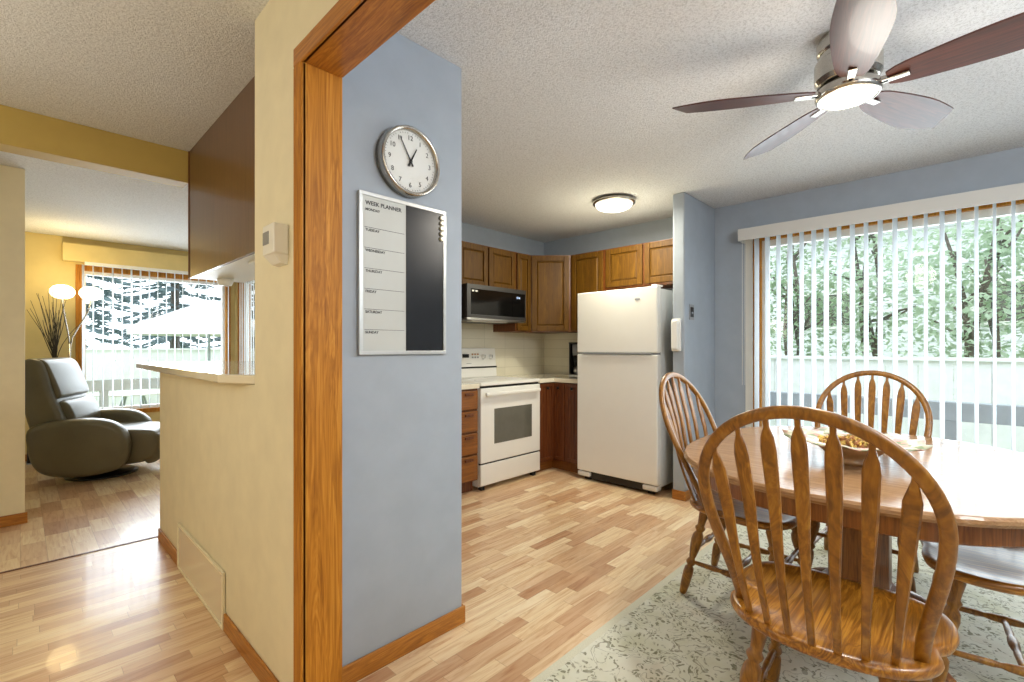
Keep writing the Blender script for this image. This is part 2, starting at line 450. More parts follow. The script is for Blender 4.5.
struct(boxes('wall_living_right', [(2.03, 2.15, SY1, 7.2, 0, CH), (2.03, 2.15, SY0, SY1, 0, LZ0), (2.03, 2.15, SY0, SY1, LZ1, CH), (2.03, 2.15, 3.69, SY0, 0, CH)], 'cream_warm'))
# dropped beam
struct(box('wall_beam', (-1.6, 0.733, 3.52, 3.66, 2.242, CH), 'beam_shade', bevel=0.003))
struct(box('trim_2', (0.32, 2.03, 7.09, 7.2, 2.165, 2.36), 'cream_warm', bevel=0.004))

# oak trim round the opening
def tr(name, a, mat, bevel=0.004): return struct(box(name, a, mat, bevel=bevel))
tr('trim_3', (0.594, XH, 1.465, 1.525, 0.0, 2.087), 'oak_z')
tr('trim_4', (0.594, XH, -0.96, 1.525, 2.087, 2.147), 'oak_y')
tr('trim_5', (XH - 0.012, XD + 0.006, 1.465, 1.483, 0, 2.087), 'oak_z', 0.002)
tr('trim_6', (XH - 0.012, XD + 0.006, -0.9, 1.483, 2.087, 2.105), 'oak_y', 0.002)
tr('trim_7', (XD, XD + 0.014, 1.465, 1.525, 0, 2.147), 'oak_z')
tr('trim_8', (XD, XD + 0.014, -0.96, 1.465, 2.087, 2.147), 'oak_y')
tr('trim_9', (XH - 0.012, XD + 0.006, -0.918, -0.9, 0, 2.105), 'oak_z', 0.002)
tr('trim_10', (0.594, XH, -0.96, -0.9, 0.0, 2.087), 'oak_z')

def baseboard(name, a, axis):
    x0, x1, y0, y1 = a
    bm = bmesh.new(); bx(bm, x0, x1, y0, y1, 0, 0.075)
    return struct(finish(name, bm, 'oak_' + axis, bevel=0.004))
baseboard('baseboard_hall', (0.600, XH, 1.525, 2.285), 'y')
baseboard('baseboard_half_wall', (0.600, XH, 3.135, 3.66), 'y')
baseboard('baseboard_clock_wall', (0.73, 1.359, 1.588, 1.60), 'x')
baseboard('baseboard_clock_wall_end', (1.347, 1.359, 1.60, 1.72), 'y')
baseboard('baseboard_stub', (3.618, 4.26, 1.588, 1.60), 'x')
baseboard('baseboard_stub_end', (3.618, 3.63, 1.60, 1.70), 'y')
baseboard('baseboard_window_wall', (4.248, 4.26, WY1 + 0.1, 1.588), 'y')
baseboard('baseboard_partition', (-1.6, 0.036, 4.668, 4.68), 'x')
baseboard('baseboard_living', (-2.3, 2.03, 7.188, 7.2), 'x')
baseboard('baseboard_left', (-1.6, -1.588, -2.6, 4.668), 'y')
baseboard('baseboard_dining_back', (XD, 4.26, -1.48, -1.468), 'x')

# ------------------------------------------------------------------ windows
def window_x(name, x, y0, y1, z0, z1, mull, frame_mat, sash_mat, jw=0.03):
    """window in a wall facing -X; glass at x"""
    f = struct(boxes(name, [(x - 0.06, x + 0.05, y0, y0 + 0.03, z0, z1), (x - 0.06, x + 0.05, y1 - jw, y1, z0, z1),
                            (x - 0.06, x + 0.05, y0 + 0.03, y1 - jw, z1 - 0.03, z1), (x - 0.06, x + 0.05, y0 + 0.03, y1 - jw, z0, z0 + 0.03)], frame_mat))
    ys = [y0 + 0.03] + mull + [y1 - jw]
    for a, b in zip(ys, ys[1:]):
        boxes('window_sash', [(x - 0.02, x + 0.02, a, a + 0.05, z0 + 0.03, z1 - 0.03), (x - 0.02, x + 0.02, b - 0.05, b, z0 + 0.03, z1 - 0.03),
                              (x - 0.02, x + 0.02, a + 0.05, b - 0.05, z1 - 0.085, z1 - 0.03), (x - 0.02, x + 0.02, a + 0.05, b - 0.05, z0 + 0.03, z0 + 0.085)], sash_mat, f)
        box('window_pane', (x - 0.003, x + 0.003, a + 0.05, b - 0.05, z0 + 0.085, z1 - 0.085), 'glass', f)
    return f
w1 = window_x('window_1', 4.32, WY0, WY1, WZ0, WZ1, [], 'oak_z', 'white_trim', 0.07)
# white inner casing of the dining window, the left upright reads as a pale strip beside the oak jamb
struct(boxes('trim_11', [(4.246, 4.26, WY1 - 0.012, WY1 + 0.045, 0.06, WZ1 + 0.02), (4.246, 4.26, WY0 - 0.05, WY0 + 0.01, 0.06, WZ1 + 0.02), (4.24, 4.26, WY0, WY1, 0.06, 0.10)], 'white_trim', bevel=0.003))
f2 = struct(boxes('window_2', [(LX0, LX0 + 0.055, 7.18, 7.3, LZ0, LZ1), (LX1 - 0.055, LX1, 7.18, 7.3, LZ0, LZ1), (LX0 + 0.055, LX1 - 0.055, 7.18, 7.3, LZ1 - 0.06, LZ1), (LX0 + 0.055, LX1 - 0.055, 7.18, 7.3, LZ0, LZ0 + 0.05)], 'oak_z'))
boxes('window_sash', [(LX0 + 0.055, LX0 + 0.09, 7.23, 7.27, LZ0 + 0.05, LZ1 - 0.06), (LX1 - 0.09, LX1 - 0.055, 7.23, 7.27, LZ0 + 0.05, LZ1 - 0.06),
                      (LX0 + 0.09, LX1 - 0.09, 7.23, 7.27, LZ1 - 0.1, LZ1 - 0.06), (LX0 + 0.09, LX1 - 0.09, 7.23, 7.27, LZ0 + 0.05, LZ0 + 0.09)], 'white_trim', f2)
box('window_pane', (LX0 + 0.09, LX1 - 0.09, 7.247, 7.253, LZ0 + 0.09, LZ1 - 0.1), 'glass', f2)
w3 = window_x('window_3', 2.1, SY0, SY1, LZ0, LZ1, [5.7], 'oak_z', 'white_trim', 0.15)

# ------------------------------------------------------------------ vertical blinds
def vane_mesh(w, h, th=0.0016, arc=0.006, n=5):
    bm = bmesh.new(); rows = []
    for s in (0, 1):
        row = []
        for k in range(n + 1):
            u = -w / 2 + w * k / n; b = arc * (1 - (2 * k / n - 1) ** 2) + s * th
            row.append((bm.verts.new((u, b, 0)), bm.verts.new((u, b, -h))))
        rows.append(row)
    a, b = rows
    for k in range(n):
        bm.faces.new((a[k][0], a[k + 1][0], a[k + 1][1], a[k][1])); bm.faces.new((b[k][0], b[k][1], b[k + 1][1], b[k + 1][0]))
        bm.faces.new((a[k][0], b[k][0], b[k + 1][0], a[k + 1][0])); bm.faces.new((a[k][1], a[k + 1][1], b[k + 1][1], b[k][1]))
    for k in (0, n): bm.faces.new((a[k][0], a[k][1], b[k][1], b[k][0]))
    me = bpy.data.meshes.new('vane'); bmesh.ops.recalc_face_normals(bm, faces=bm.faces[:]); bm.to_mesh(me); bm.free()
    me.materials.append(M['vane'])
    for p in me.polygons: p.use_smooth = abs(p.normal.z) < 0.5 and p.area > 0.01
    return me
b1 = thing('vertical_blind', 'wide white vertical blind with open vanes across the dining window', 'blind', (4.18, 0.17, 2.1))
boxes('valance', [(-0.072, -0.06, -1.19, 1.19, -0.012, 0.085), (-0.06, 0.078, -1.19, -1.178, -0.012, 0.085), (-0.06, 0.078, 1.178, 1.19, -0.012, 0.085), (-0.06, 0.078, -1.178, 1.178, 0.075, 0.085)], 'valance', b1, bevel=0.002)
box('headrail', (-0.03, 0.02, -1.17, 1.17, 0.03, 0.07), 'white_trim', b1)
vm = vane_mesh(0.089, 1.97)
yv = 1.235
k = 0
while yv > -0.97:
    v = bpy.data.objects.new('vane', vm); COL.objects.link(v); v.parent = b1
    v.location = (0, yv - 0.17, 0.03); v.rotation_euler = (0, 0, R(-5 - 9 * (1.235 - yv) / 1.5 + random.uniform(-3, 3))); yv -= 0.0802; k += 1
for dy in (1.165, 1.145):
    bm = bmesh.new(); tube(bm, [(-0.04, dy, 0.03), (-0.04, dy, -0.6), (-0.04, dy, -1.2)], 0.002, 6, up=(1, 0, 0)); finish('cord', bm, 'white_trim', b1, smooth=True)
b2 = thing('vertical_blind', 'white vertical blind with open vanes behind the recliner in the living room', 'blind', (1.2, 7.12, 2.17))
box('headrail', (-0.70, 0.80, -0.03, 0.03, -0.035, 0.0), 'white_trim', b2)
vm2 = vane_mesh(0.089, 1.66)
xv = 0.49
while xv < 1.95:
    v = bpy.data.objects.new('vane', vm2); COL.objects.link(v); v.parent = b2
    v.location = (xv - 1.2, 0, -0.03); v.rotation_euler = (0, 0, R(78 + random.uniform(-7, 7))); xv += 0.085
b3 = thing('vertical_blind', 'narrow strip of white vertical blind seen under the hanging cabinet, on the side window', 'blind', (1.985, 5.7, 2.12))
box('headrail', (-0.03, 0.03, -1.15, 1.15, -0.01, 0.03), 'white_trim', b3)
yv = 4.6
while yv < 6.85:
    v = bpy.data.objects.new('vane', vm2); COL.objects.link(v); v.parent = b3
    v.location = (0, yv - 5.7, -0.01); v.rotation_euler = (0, 0, R(75 + random.uniform(-4, 4))); yv += 0.085

# ================================================================== HALL SIDE
# hanging brown cabinet over the counter
c = thing('hanging_cabinet', 'tall brown wood cabinet hanging from the ceiling above the counter', 'cabinet', (0, 0, 0))
box('side_panel', (0.735, 0.753, 1.95, 3.52, 1.645, CH - 0.001), 'hallcab', c)
box('body', (0.753, 1.04, 1.95, 3.505, 1.66, CH - 0.001), 'white_trim', c)
box('bottom_panel', (0.753, 1.04, 1.95, 3.505, 1.645, 1.66), 'white_trim', c)
box('end_panel', (0.753, 1.04, 3.505, 3.52, 1.645, CH - 0.001), 'cab_dark', c)
box('edge_strip', (0.731, 0.737, 3.508, 3.524, 1.64, CH - 0.001), 'cab_dark', c)
for a, b in ((1.95, 2.72), (2.725, 3.5)):
    d = box('door', (1.04, 1.058, a, b, 1.65, 2.42), 'hallcab', c, bevel=0.002)
box('counter_light', (0.80, 1.0, 2.30, 2.62, 1.632, 1.645), 'white_trim', c, bevel=0.003)
bm = bmesh.new(); lathe(bm, [(0.0, 1.600), (0.035, 1.602), (0.045, 1.625), (0.045, 1.645)], 20, center=(0.90, 3.38, 0))
d = finish('round_light', bm, 'white_app', c, smooth=True)
# peninsula counter
bm = bmesh.new()
ol = [(XH - 0.002, 1.935), (0.627, 1.935), (0.54, 2.13), (0.54, 4.02), (0.575, 4.09), (0.64, 4.11), (1.25, 4.11), (1.32, 4.04), (1.32, 1.935)]
ol = [(0.62, 1.94), (0.54, 2.13), (0.54, 4.02), (0.575, 4.09), (0.64, 4.11), (1.25, 4.11), (1.32, 4.04), (1.32, 1.94)]
prism(bm, ol, 1.0695, 1.105)
tag(finish('countertop', bm, 'counter', bevel=0.006, seg=3), 'cream laminate breakfast countertop with clipped corner on the cream half wall', 'countertop')
# base cabinet that carries the counter on the kitchen side
c = thing('base_cabinet', 'low cabinet behind the cream half wall, under the breakfast countertop', 'cabinet', (0, 0, 0))
box('body', (XD + 0.002, 1.30, 1.94, 3.66, 0.1, 1.068), 'basecab', c)
box('toe_kick', (XD + 0.002, 1.24, 1.94, 3.66, 0.0, 0.1), 'basecab', c)
for i in range(3): box('door', (1.30, 1.318, 1.95 + i * 0.57, 2.51 + i * 0.57, 0.12, 1.05), 'basecab', c, bevel=0.003)
# return-air panel leaning on the wall
c = thing('vent_cover', 'long cream return air panel standing against the half wall base', 'vent', (0.610, 2.71, 0))
boxes('frame', [(-0.012, 0.0, -0.42, 0.42, 0.0, 0.012), (-0.012, 0.0, -0.42, 0.42, 0.232, 0.246), (-0.012, 0.0, -0.42, -0.408, 0.012, 0.232), (-0.012, 0.0, 0.408, 0.42, 0.012, 0.232)], 'cream', c, bevel=0.002)
box('panel', (-0.007, -0.001, -0.408, 0.408, 0.012, 0.232), 'counter', c)
# thermostat
c = thing('thermostat', 'small white thermostat on the cream wall beside the oak door casing', 'thermostat', (XH, 1.655, 1.55))
box('body', (-0.048, 0.0, -0.05, 0.05, -0.035, 0.065), 'white_trim', c, bevel=0.005)
bm = bmesh.new()
vs = [bm.verts.new(p) for p in ((-0.044, -0.046, -0.035), (-0.044, 0.046, -0.035), (0, 0.046, -0.035), (0, -0.046, -0.035), (-0.02, -0.04, -0.062), (-0.02, 0.04, -0.062), (0, 0.04, -0.066), (0, -0.04, -0.066))]
for f in ((0, 1, 2, 3), (4, 7, 6, 5), (0, 4, 5, 1), (1, 5, 6, 2), (2, 6, 7, 3), (3, 7, 4, 0)): bm.faces.new([vs[i] for i in f])
finish('lower_cover', bm, 'white_trim', c)
box('display', (-0.050, -0.047, -0.01, 0.042, 0.0, 0.042), 'gray_plastic', c, bevel=0.001)

# clock (faces -Y)
c = thing('wall_clock', 'round silver rimmed wall clock with white face above the week planner', 'clock', (1.06, 1.60, 1.938))
bm = bmesh.new()
lathe(bm, [(0.118, -0.030), (0.120, -0.042), (0.128, -0.048), (0.133, -0.044), (0.136, -0.030), (0.136, 0.0), (0.118, 0.0), (0.118, -0.030)], 48, 'y', cap=False); finish('rim', bm, 'nickel', c, smooth=True)
bm = bmesh.new(); lathe(bm, [(0.0, -0.028), (0.119, -0.028), (0.119, -0.004), (0.0, -0.004)], 48, 'y'); finish('dial', bm, 'clock_face', c)
for h in range(1, 13):
    a = R(90 - 30 * h); text_on('numeral', str(h), 0.026, 'print', c, (0.092 * math.cos(a), -0.0288, 0.092 * math.sin(a)), (R(90), 0, 0), 'CENTER')
bm = bmesh.new()
for k in range(60):
    if k % 5:
        a = 2 * PI * k / 60; m = Matrix.Rotation(-a, 4, 'Y'); vs = bx(bm, 0.108, 0.113, -0.0292, -0.0284, -0.0006, 0.0006)
        for v in vs: v.co = m @ v.co
finish('minute_marks', bm, 'print', c)
def hand(name, ang, L, w, tail, y):
    bm = bmesh.new(); a = R(90 - ang); dx, dz = math.cos(a), math.sin(a); px, pz = -dz, dx
    pts = [(-dx * tail + px * w, -dz * tail + pz * w), (-dx * tail - px * w, -dz * tail - pz * w), (dx * L - px * w * 0.4, dz * L - pz * w * 0.4), (dx * L + px * w * 0.4, dz * L + pz * w * 0.4)]
    lo = [bm.verts.new((p, y, q)) for p, q in pts]; hi = [bm.verts.new((p, y - 0.001, q)) for p, q in pts]
    bm.faces.new(lo); bm.faces.new(hi[::-1])
    for k in range(4): bm.faces.new((lo[k], lo[(k + 1) % 4], hi[(k + 1) % 4], hi[k]))
    return finish(name, bm, 'black', c)
hand('hour_hand', 27, 0.062, 0.0045, 0.022, -0.031); hand('minute_hand', 330, 0.10, 0.0035, 0.02, -0.033)
bm = bmesh.new(); lathe(bm, [(0.006, -0.030), (0.006, -0.036), (0.0, -0.037)], 12, 'y'); finish('hub', bm, 'black', c)

# planner
c = thing('week_planner', 'white week planner board with black memo panel, hung below the clock', 'planner board', (0.851, 1.60, 1.183))
PW, PH = 0.397, 0.60
boxes('frame', [(0, PW, -0.016, 0, 0, 0.014), (0, PW, -0.016, 0, PH - 0.014, PH), (0, 0.014, -0.016, 0, 0.014, PH - 0.014), (PW - 0.014, PW, -0.016, 0, 0.014, PH - 0.014)], 'alum', c, bevel=0.001)
box('white_panel', (0.014, 0.2, -0.012, -0.002, 0.014, PH - 0.014), 'board_white', c)
box('black_panel', (0.2, PW - 0.014, -0.013, -0.002, 0.014, PH - 0.014), 'board_black', c)
text_on('heading', 'WEEK PLANNER', 0.021, 'print', c, (0.026, -0.0125, 0.560), (R(90), 0, 0), bold=0.0003)
for i, dname in enumerate(('MONDAY', 'TUESDAY', 'WEDNESDAY', 'THURSDAY', 'FRIDAY', 'SATURDAY', 'SUNDAY')):
    z = 0.536 - i * 0.0755
    text_on('day_name', dname, 0.0135, 'print', c, (0.026, -0.0125, z), (R(90), 0, 0), bold=0.0002)
    if i: box('rule_line', (0.022, 0.192, -0.0128, -0.012, z + 0.0095, z + 0.0108), 'print', c)
for i, z in enumerate((1.751, 1.730, 1.708, 1.686, 1.664)):
    bm = bmesh.new(); lathe(bm, [(0.0095, 0.0), (0.0095, -0.007), (0.007, -0.009), (0, -0.009)], 16, 'y')
    m = finish('magnet', bm, 'magnet', loc=(1.224, 1.587, z))
    tag(m, ['topmost', 'second from top', 'middle', 'second from bottom', 'lowest'][i] + ' round magnet in the column on the black planner panel', 'magnet', 'magnets on the planner')

# ================================================================== KITCHEN
def panel_door(name, w, h, mat, parent, loc, rz=0.0, th=0.02, fr=0.052):
    """framed door in local XZ plane, front faces -Y, origin lower-left: frame mesh with a raised panel as its child"""
    d = boxes(name, [(0, fr, -th, 0, 0, h), (w - fr, w, -th, 0, 0, h), (fr, w - fr, -th, 0, 0, fr), (fr, w - fr, -th, 0, h - fr, h)], mat, parent, bevel=0.004)
    d.location = loc; d.rotation_euler = (0, 0, rz)
    bm = bmesh.new(); g = 0.018
    bx(bm, fr, w - fr, -th + 0.013, -0.002, fr, h - fr)
    o = [(fr + 0.004, fr + 0.004), (w - fr - 0.004, fr + 0.004), (w - fr - 0.004, h - fr - 0.004), (fr + 0.004, h - fr - 0.004)]
    i = [(fr + g, fr + g), (w - fr - g, fr + g), (w - fr - g, h - fr - g), (fr + g, h - fr - g)]
    lo = [bm.verts.new((x, -th + 0.0129, z)) for x, z in o]; hi = [bm.verts.new((x, -th + 0.004, z)) for x, z in i]
    bm.faces.new(hi)
    for k in range(4): bm.faces.new((lo[k], lo[(k + 1) % 4], hi[(k + 1) % 4], hi[k]))
    finish('door_panel', bm, mat, d)
    return d

# --- stove
SX0, SX1, SYF = 2.665, 3.425, 2.92
c = thing('stove', 'white freestanding electric range between the counters', 'stove', (SX0, SYF, 0))
SW = SX1 - SX0
box('body', (0, SW, 0.03, 0.64, 0.035, 0.885), 'white_app', c)
box('cooktop', (-0.002, SW + 0.002, 0.0, 0.60, 0.885, 0.915), 'white_app', c, bevel=0.006)
box('trim_gap', (0.0, SW, 0.022, 0.03, 0.865, 0.885), 'black', c)
d = box('oven_door', (0.0, SW, 0.0, 0.03, 0.235, 0.865), 'white_app', c, bevel=0.006)
box('oven_window', (0.155, 0.640, -0.002, 0.004, 0.385, 0.685), 'oven_glass', d)
boxes('handle', [(0.03, 0.725, -0.042, -0.018, 0.80, 0.83), (0.06, 0.09, -0.02, 0.001, 0.797, 0.823), (0.67, 0.70, -0.02, 0.001, 0.797, 0.823)], 'white_app', d, bevel=0.008)
box('base_gap', (0.0, SW, 0.012, 0.03, 0.222, 0.235), 'black', c)
box('storage_drawer', (0.0, SW, 0.0, 0.03, 0.045, 0.222), 'white_app', c, bevel=0.006)
boxes('foot', [(0.03, 0.07, 0.03, 0.07, 0, 0.036), (SW - 0.07, SW - 0.03, 0.03, 0.07, 0, 0.036), (0.03, 0.07, 0.58, 0.62, 0, 0.036), (SW - 0.07, SW - 0.03, 0.58, 0.62, 0, 0.036)], 'rubber', c)
for (x, y, r) in ((0.2, 0.16, 0.1), (0.56, 0.16, 0.08), (0.2, 0.43, 0.08), (0.56, 0.43, 0.1)):
    bm = bmesh.new(); lathe(bm, [(r, 0.9145), (r, 0.918), (r - 0.012, 0.921), (r - 0.02, 0.916), (0.02, 0.916), (0, 0.916)], 28, center=(x, y, 0)); finish('burner', bm, 'white_side', c, smooth=True)
bm = bmesh.new()
pts = [(0.585, 0.915), (0.645, 0.915), (0.645, 1.205), (0.615, 1.205), (0.595, 1.03)]
a = [bm.verts.new((0, y, z)) for y, z in pts]; b = [bm.verts.new((SW, y, z)) for y, z in pts]
bm.faces.new(a); bm.faces.new(b[::-1])
for k in range(5): bm.faces.new((a[k], a[(k + 1) % 5], b[(k + 1) % 5], b[k]))
bg_ = finish('backguard', bm, 'white_app', c, bevel=0.008)
box('dark_line', (0.0, SW, 0.588, 0.6, 1.005, 1.02), 'black', bg_)
box('clock_display', (0.31, 0.39, 0.600, 0.615, 1.11, 1.145), 'black', bg_)
for x in (0.08, 0.17, 0.58, 0.68):
    bm = bmesh.new(); lathe(bm, [(0.024, 0.612), (0.022, 0.585), (0.017, 0.575), (0, 0.575)], 20, 'y', center=(x, 0, 1.115)); kn = finish('knob', bm, 'white_app', bg_, smooth=True)
    box('pointer', (x - 0.003, x + 0.003, 0.571, 0.577, 1.105, 1.136), 'gray_plastic', kn)
for i in range(3):
    for j in range(2): box('button', (0.43 + i * 0.035, 0.45 + i * 0.035, 0.602, 0.612, 1.105 + j * 0.03, 1.12 + j * 0.03), 'rust' if j else 'gray_plastic', bg_)
box('maker_mark', (0.355, 0.415, 0.5925, 0.5955, 1.052, 1.056), 'gray_plastic', bg_)

# --- fridge
FX, FY0, FY1, FH = 3.57, 1.80, 2.595, 1.71
c = thing('fridge', 'white top freezer refrigerator beside the blue wall stub', 'fridge', (FX, (FY0 + FY1) / 2, 0))
HW = (FY1 - FY0) / 2
box('cabinet', (0.075, 0.66, -HW + 0.005, HW - 0.005, 0.06, FH - 0.015), 'white_side', c, bevel=0.004)
d = box('freezer_door', (0.0, 0.066, -HW, HW, 1.165, FH), 'white_app', c, bevel=0.01, seg=3)
bm = bmesh.new(); lathe(bm, [(0.026, 0.0), (0.026, -0.003), (0.02, -0.005), (0, -0.005)], 24, 'x', center=(0.001, -0.22, FH - 0.095), squash=(1, 0.4)); finish('badge', bm, 'gray_plastic', d)
box('handle', (-0.012, 0.02, -HW + 0.05, HW - 0.06, 1.153, 1.163), 'gray_plastic', c, bevel=0.003)
d2 = box('fridge_door', (0.0, 0.066, -HW, HW, 0.085, 1.150), 'white_app', c, bevel=0.01, seg=3)
box('door_seal', (0.02, 0.075, -HW + 0.01, HW - 0.01, 0.09, FH - 0.01), 'gray_plastic', c)
box('base_grille', (0.03, 0.09, -HW + 0.1, HW - 0.1, 0.02, 0.08), 'black', c)
for s in (-1, 1): box('hinge_cover', (0.0, 0.09, s * (HW - 0.07) - 0.065, s * (HW - 0.07) + 0.065, 0.035, 0.078), 'white_side', c, bevel=0.01)
box('top_hinge', (0.01, 0.12, -HW + 0.01, -HW + 0.06, FH, FH + 0.016), 'white_app', c, bevel=0.005)
boxes('foot', [(0.05, 0.1, s * (HW - 0.08) - 0.03, s * (HW - 0.08) + 0.03, 0, 0.04) for s in (-1, 1)] + [(0.56, 0.62, s * (HW - 0.08) - 0.03, s * (HW - 0.08) + 0.03, 0, 0.061) for s in (-1, 1)], 'rubber', c)

# --- wall cabinets
UT, UB, UY = 2.165, 1.372, 3.25
c = thing('wall_cabinet', 'oak wall cabinet with two short doors above the microwave', 'cabinet', (2.67, UY, 0), group=None)
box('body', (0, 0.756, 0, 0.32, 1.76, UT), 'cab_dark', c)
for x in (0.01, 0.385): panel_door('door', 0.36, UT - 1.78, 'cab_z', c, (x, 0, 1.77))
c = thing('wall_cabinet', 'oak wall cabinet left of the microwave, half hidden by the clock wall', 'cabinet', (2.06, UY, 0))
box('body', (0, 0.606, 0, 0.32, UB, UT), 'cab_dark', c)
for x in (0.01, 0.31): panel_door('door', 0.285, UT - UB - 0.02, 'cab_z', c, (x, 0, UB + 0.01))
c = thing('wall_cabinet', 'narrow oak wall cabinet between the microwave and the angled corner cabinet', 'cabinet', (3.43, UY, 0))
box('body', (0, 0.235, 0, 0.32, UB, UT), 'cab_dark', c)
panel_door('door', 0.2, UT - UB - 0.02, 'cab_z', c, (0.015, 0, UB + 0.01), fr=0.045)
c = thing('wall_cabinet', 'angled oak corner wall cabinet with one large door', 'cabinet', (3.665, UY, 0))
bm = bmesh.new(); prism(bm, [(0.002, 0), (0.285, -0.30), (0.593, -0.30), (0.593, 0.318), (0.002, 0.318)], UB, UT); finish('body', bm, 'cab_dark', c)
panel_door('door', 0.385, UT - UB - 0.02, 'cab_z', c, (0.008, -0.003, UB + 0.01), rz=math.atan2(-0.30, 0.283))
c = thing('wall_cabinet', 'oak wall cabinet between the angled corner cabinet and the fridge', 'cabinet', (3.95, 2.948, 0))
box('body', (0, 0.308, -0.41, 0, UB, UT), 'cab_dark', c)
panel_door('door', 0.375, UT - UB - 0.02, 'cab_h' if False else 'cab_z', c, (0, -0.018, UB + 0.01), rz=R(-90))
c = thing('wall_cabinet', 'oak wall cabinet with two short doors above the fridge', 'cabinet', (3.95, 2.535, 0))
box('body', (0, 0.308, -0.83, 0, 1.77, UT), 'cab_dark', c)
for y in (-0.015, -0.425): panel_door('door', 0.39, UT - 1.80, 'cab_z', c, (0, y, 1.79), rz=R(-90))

# --- microwave
c = thing('microwave', 'black and steel over the range microwave above the stove', 'microwave', (2.668, 3.10, 1.45))
box('case', (0, 0.755, 0.03, 0.46, 0.0, 0.315), 'black', c, bevel=0.004)
d = boxes('door_frame', [(0, 0.755, 0, 0.03, 0.275, 0.315), (0, 0.755, 0, 0.03, 0.02, 0.05), (0, 0.045, 0, 0.03, 0.05, 0.275), (0.745, 0.755, 0, 0.03, 0.05, 0.275)], 'mw_frame', c, bevel=0.002)
box('door_glass', (0.045, 0.57, 0.004, 0.028, 0.05, 0.275), 'black_gloss', c)
p = box('control_panel', (0.57, 0.745, 0.002, 0.028, 0.05, 0.275), 'black_gloss', c)
M['led'] = emitter('blue_led_digits', (0.25, 0.5, 1.0), 1.5)
text_on('led_clock', '12:56', 0.024, 'led', p, (0.62, 0.0015, 0.235), (R(90), 0, 0))
boxes('status_mark', [(0.06, 0.085, 0.002, 0.005, 0.25, 0.265), (0.1, 0.125, 0.002, 0.005, 0.25, 0.265)], 'white_trim', c)
box('vent_strip', (0.0, 0.755, 0.0, 0.08, 0.0, 0.02), 'steel', c, bevel=0.003)
box('under_light', (0.1, 0.55, 0.05, 0.12, -0.006, 0.001), 'white_trim', c)

# --- base cabinets and counters
c = thing('base_cabinet', 'oak drawer cabinet left of the stove', 'cabinet', (2.06, 2.955, 0))
box('body', (0, 0.596, 0, 0.61, 0.1, 0.868), 'cab_dark', c)
box('toe_kick', (0, 0.596, 0.06, 0.61, 0, 0.1), 'basecab', c)
zz = [0.11, 0.325, 0.51, 0.695, 0.865]
for a, b in zip(zz, zz[1:]):
    d = box('drawer', (0.012, 0.585, -0.02, 0, a + 0.004, b - 0.012), 'cab_h', c, bevel=0.004)
    boxes('pull', [(0.44, 0.53, -0.035, -0.02, b - 0.052, b - 0.030)], 'basecab', d, bevel=0.004)
tag(box('countertop', (2.05, 2.657, 2.925, 3.568, 0.869, 0.91), 'counter', bevel=0.005), 'short cream countertop left of the stove', 'countertop')
c = thing('base_cabinet', 'dark brown corner base cabinet between the stove and the fridge', 'cabinet', (3.432, 2.955, 0))
bm = bmesh.new(); prism(bm, [(0, 0), (0.233, 0), (0.233, -0.345), (0.82, -0.345), (0.82, 0.61), (0, 0.61)], 0.1, 0.868); finish('body', bm, 'basecab', c)
bm = bmesh.new(); prism(bm, [(0, 0.05), (0.285, 0.05), (0.285, -0.345), (0.82, -0.345), (0.82, 0.61), (0, 0.61)], 0, 0.115); finish('toe_kick', bm, 'cab_h', c)
def plank_door(w, h, loc, rz):
    bm = bmesh.new(); n = max(2, round((w - 0.07) / 0.035)); fr = 0.03
    bx(bm, 0, fr, -0.02, 0, 0, h); bx(bm, w - fr, w, -0.02, 0, 0, h); bx(bm, fr, w - fr, -0.02, 0, 0, fr); bx(bm, fr, w - fr, -0.02, 0, h - fr, h)
    s = (w - 2 * fr) / n
    for i in range(n): bx(bm, fr + i * s + 0.003, fr + (i + 1) * s - 0.003, -0.014, 0, fr, h - fr)
    d = finish('door', bm, 'basecab', c, loc=loc, rot=(0, 0, rz))
    bm = bmesh.new(); lathe(bm, [(0.0, -0.045), (0.013, -0.043), (0.015, -0.033), (0.006, -0.028), (0.006, -0.019)], 16, 'y', center=(w / 2, 0, h - 0.045)); finish('knob', bm, 'black', d, smooth=True)
plank_door(0.215, 0.745, (0.004, 0, 0.115), 0)
plank_door(0.13, 0.745, (0.233, -0.022, 0.115), R(-90))
plank_door(0.17, 0.745, (0.233, -0.165, 0.115), R(-90))
bm = bmesh.new(); prism(bm, [(3.431, 2.925), (3.642, 2.925), (3.642, 2.605), (4.255, 2.605), (4.255, 3.565), (3.431, 3.565)], 0.869, 0.91)
tag(finish('countertop', bm, 'counter', bevel=0.005), 'cream corner countertop between the stove and the fridge', 'countertop')
struct(boxes('trim_12', [(2.05, 4.255, 3.562, 3.57, 0.91, UB), (2.67, 3.425, 3.562, 3.57, UB, 1.5)], 'backsplash'))
struct(box('trim_13', (4.252, 4.26, 2.6, 3.562, 0.91, UB), 'backsplash'))

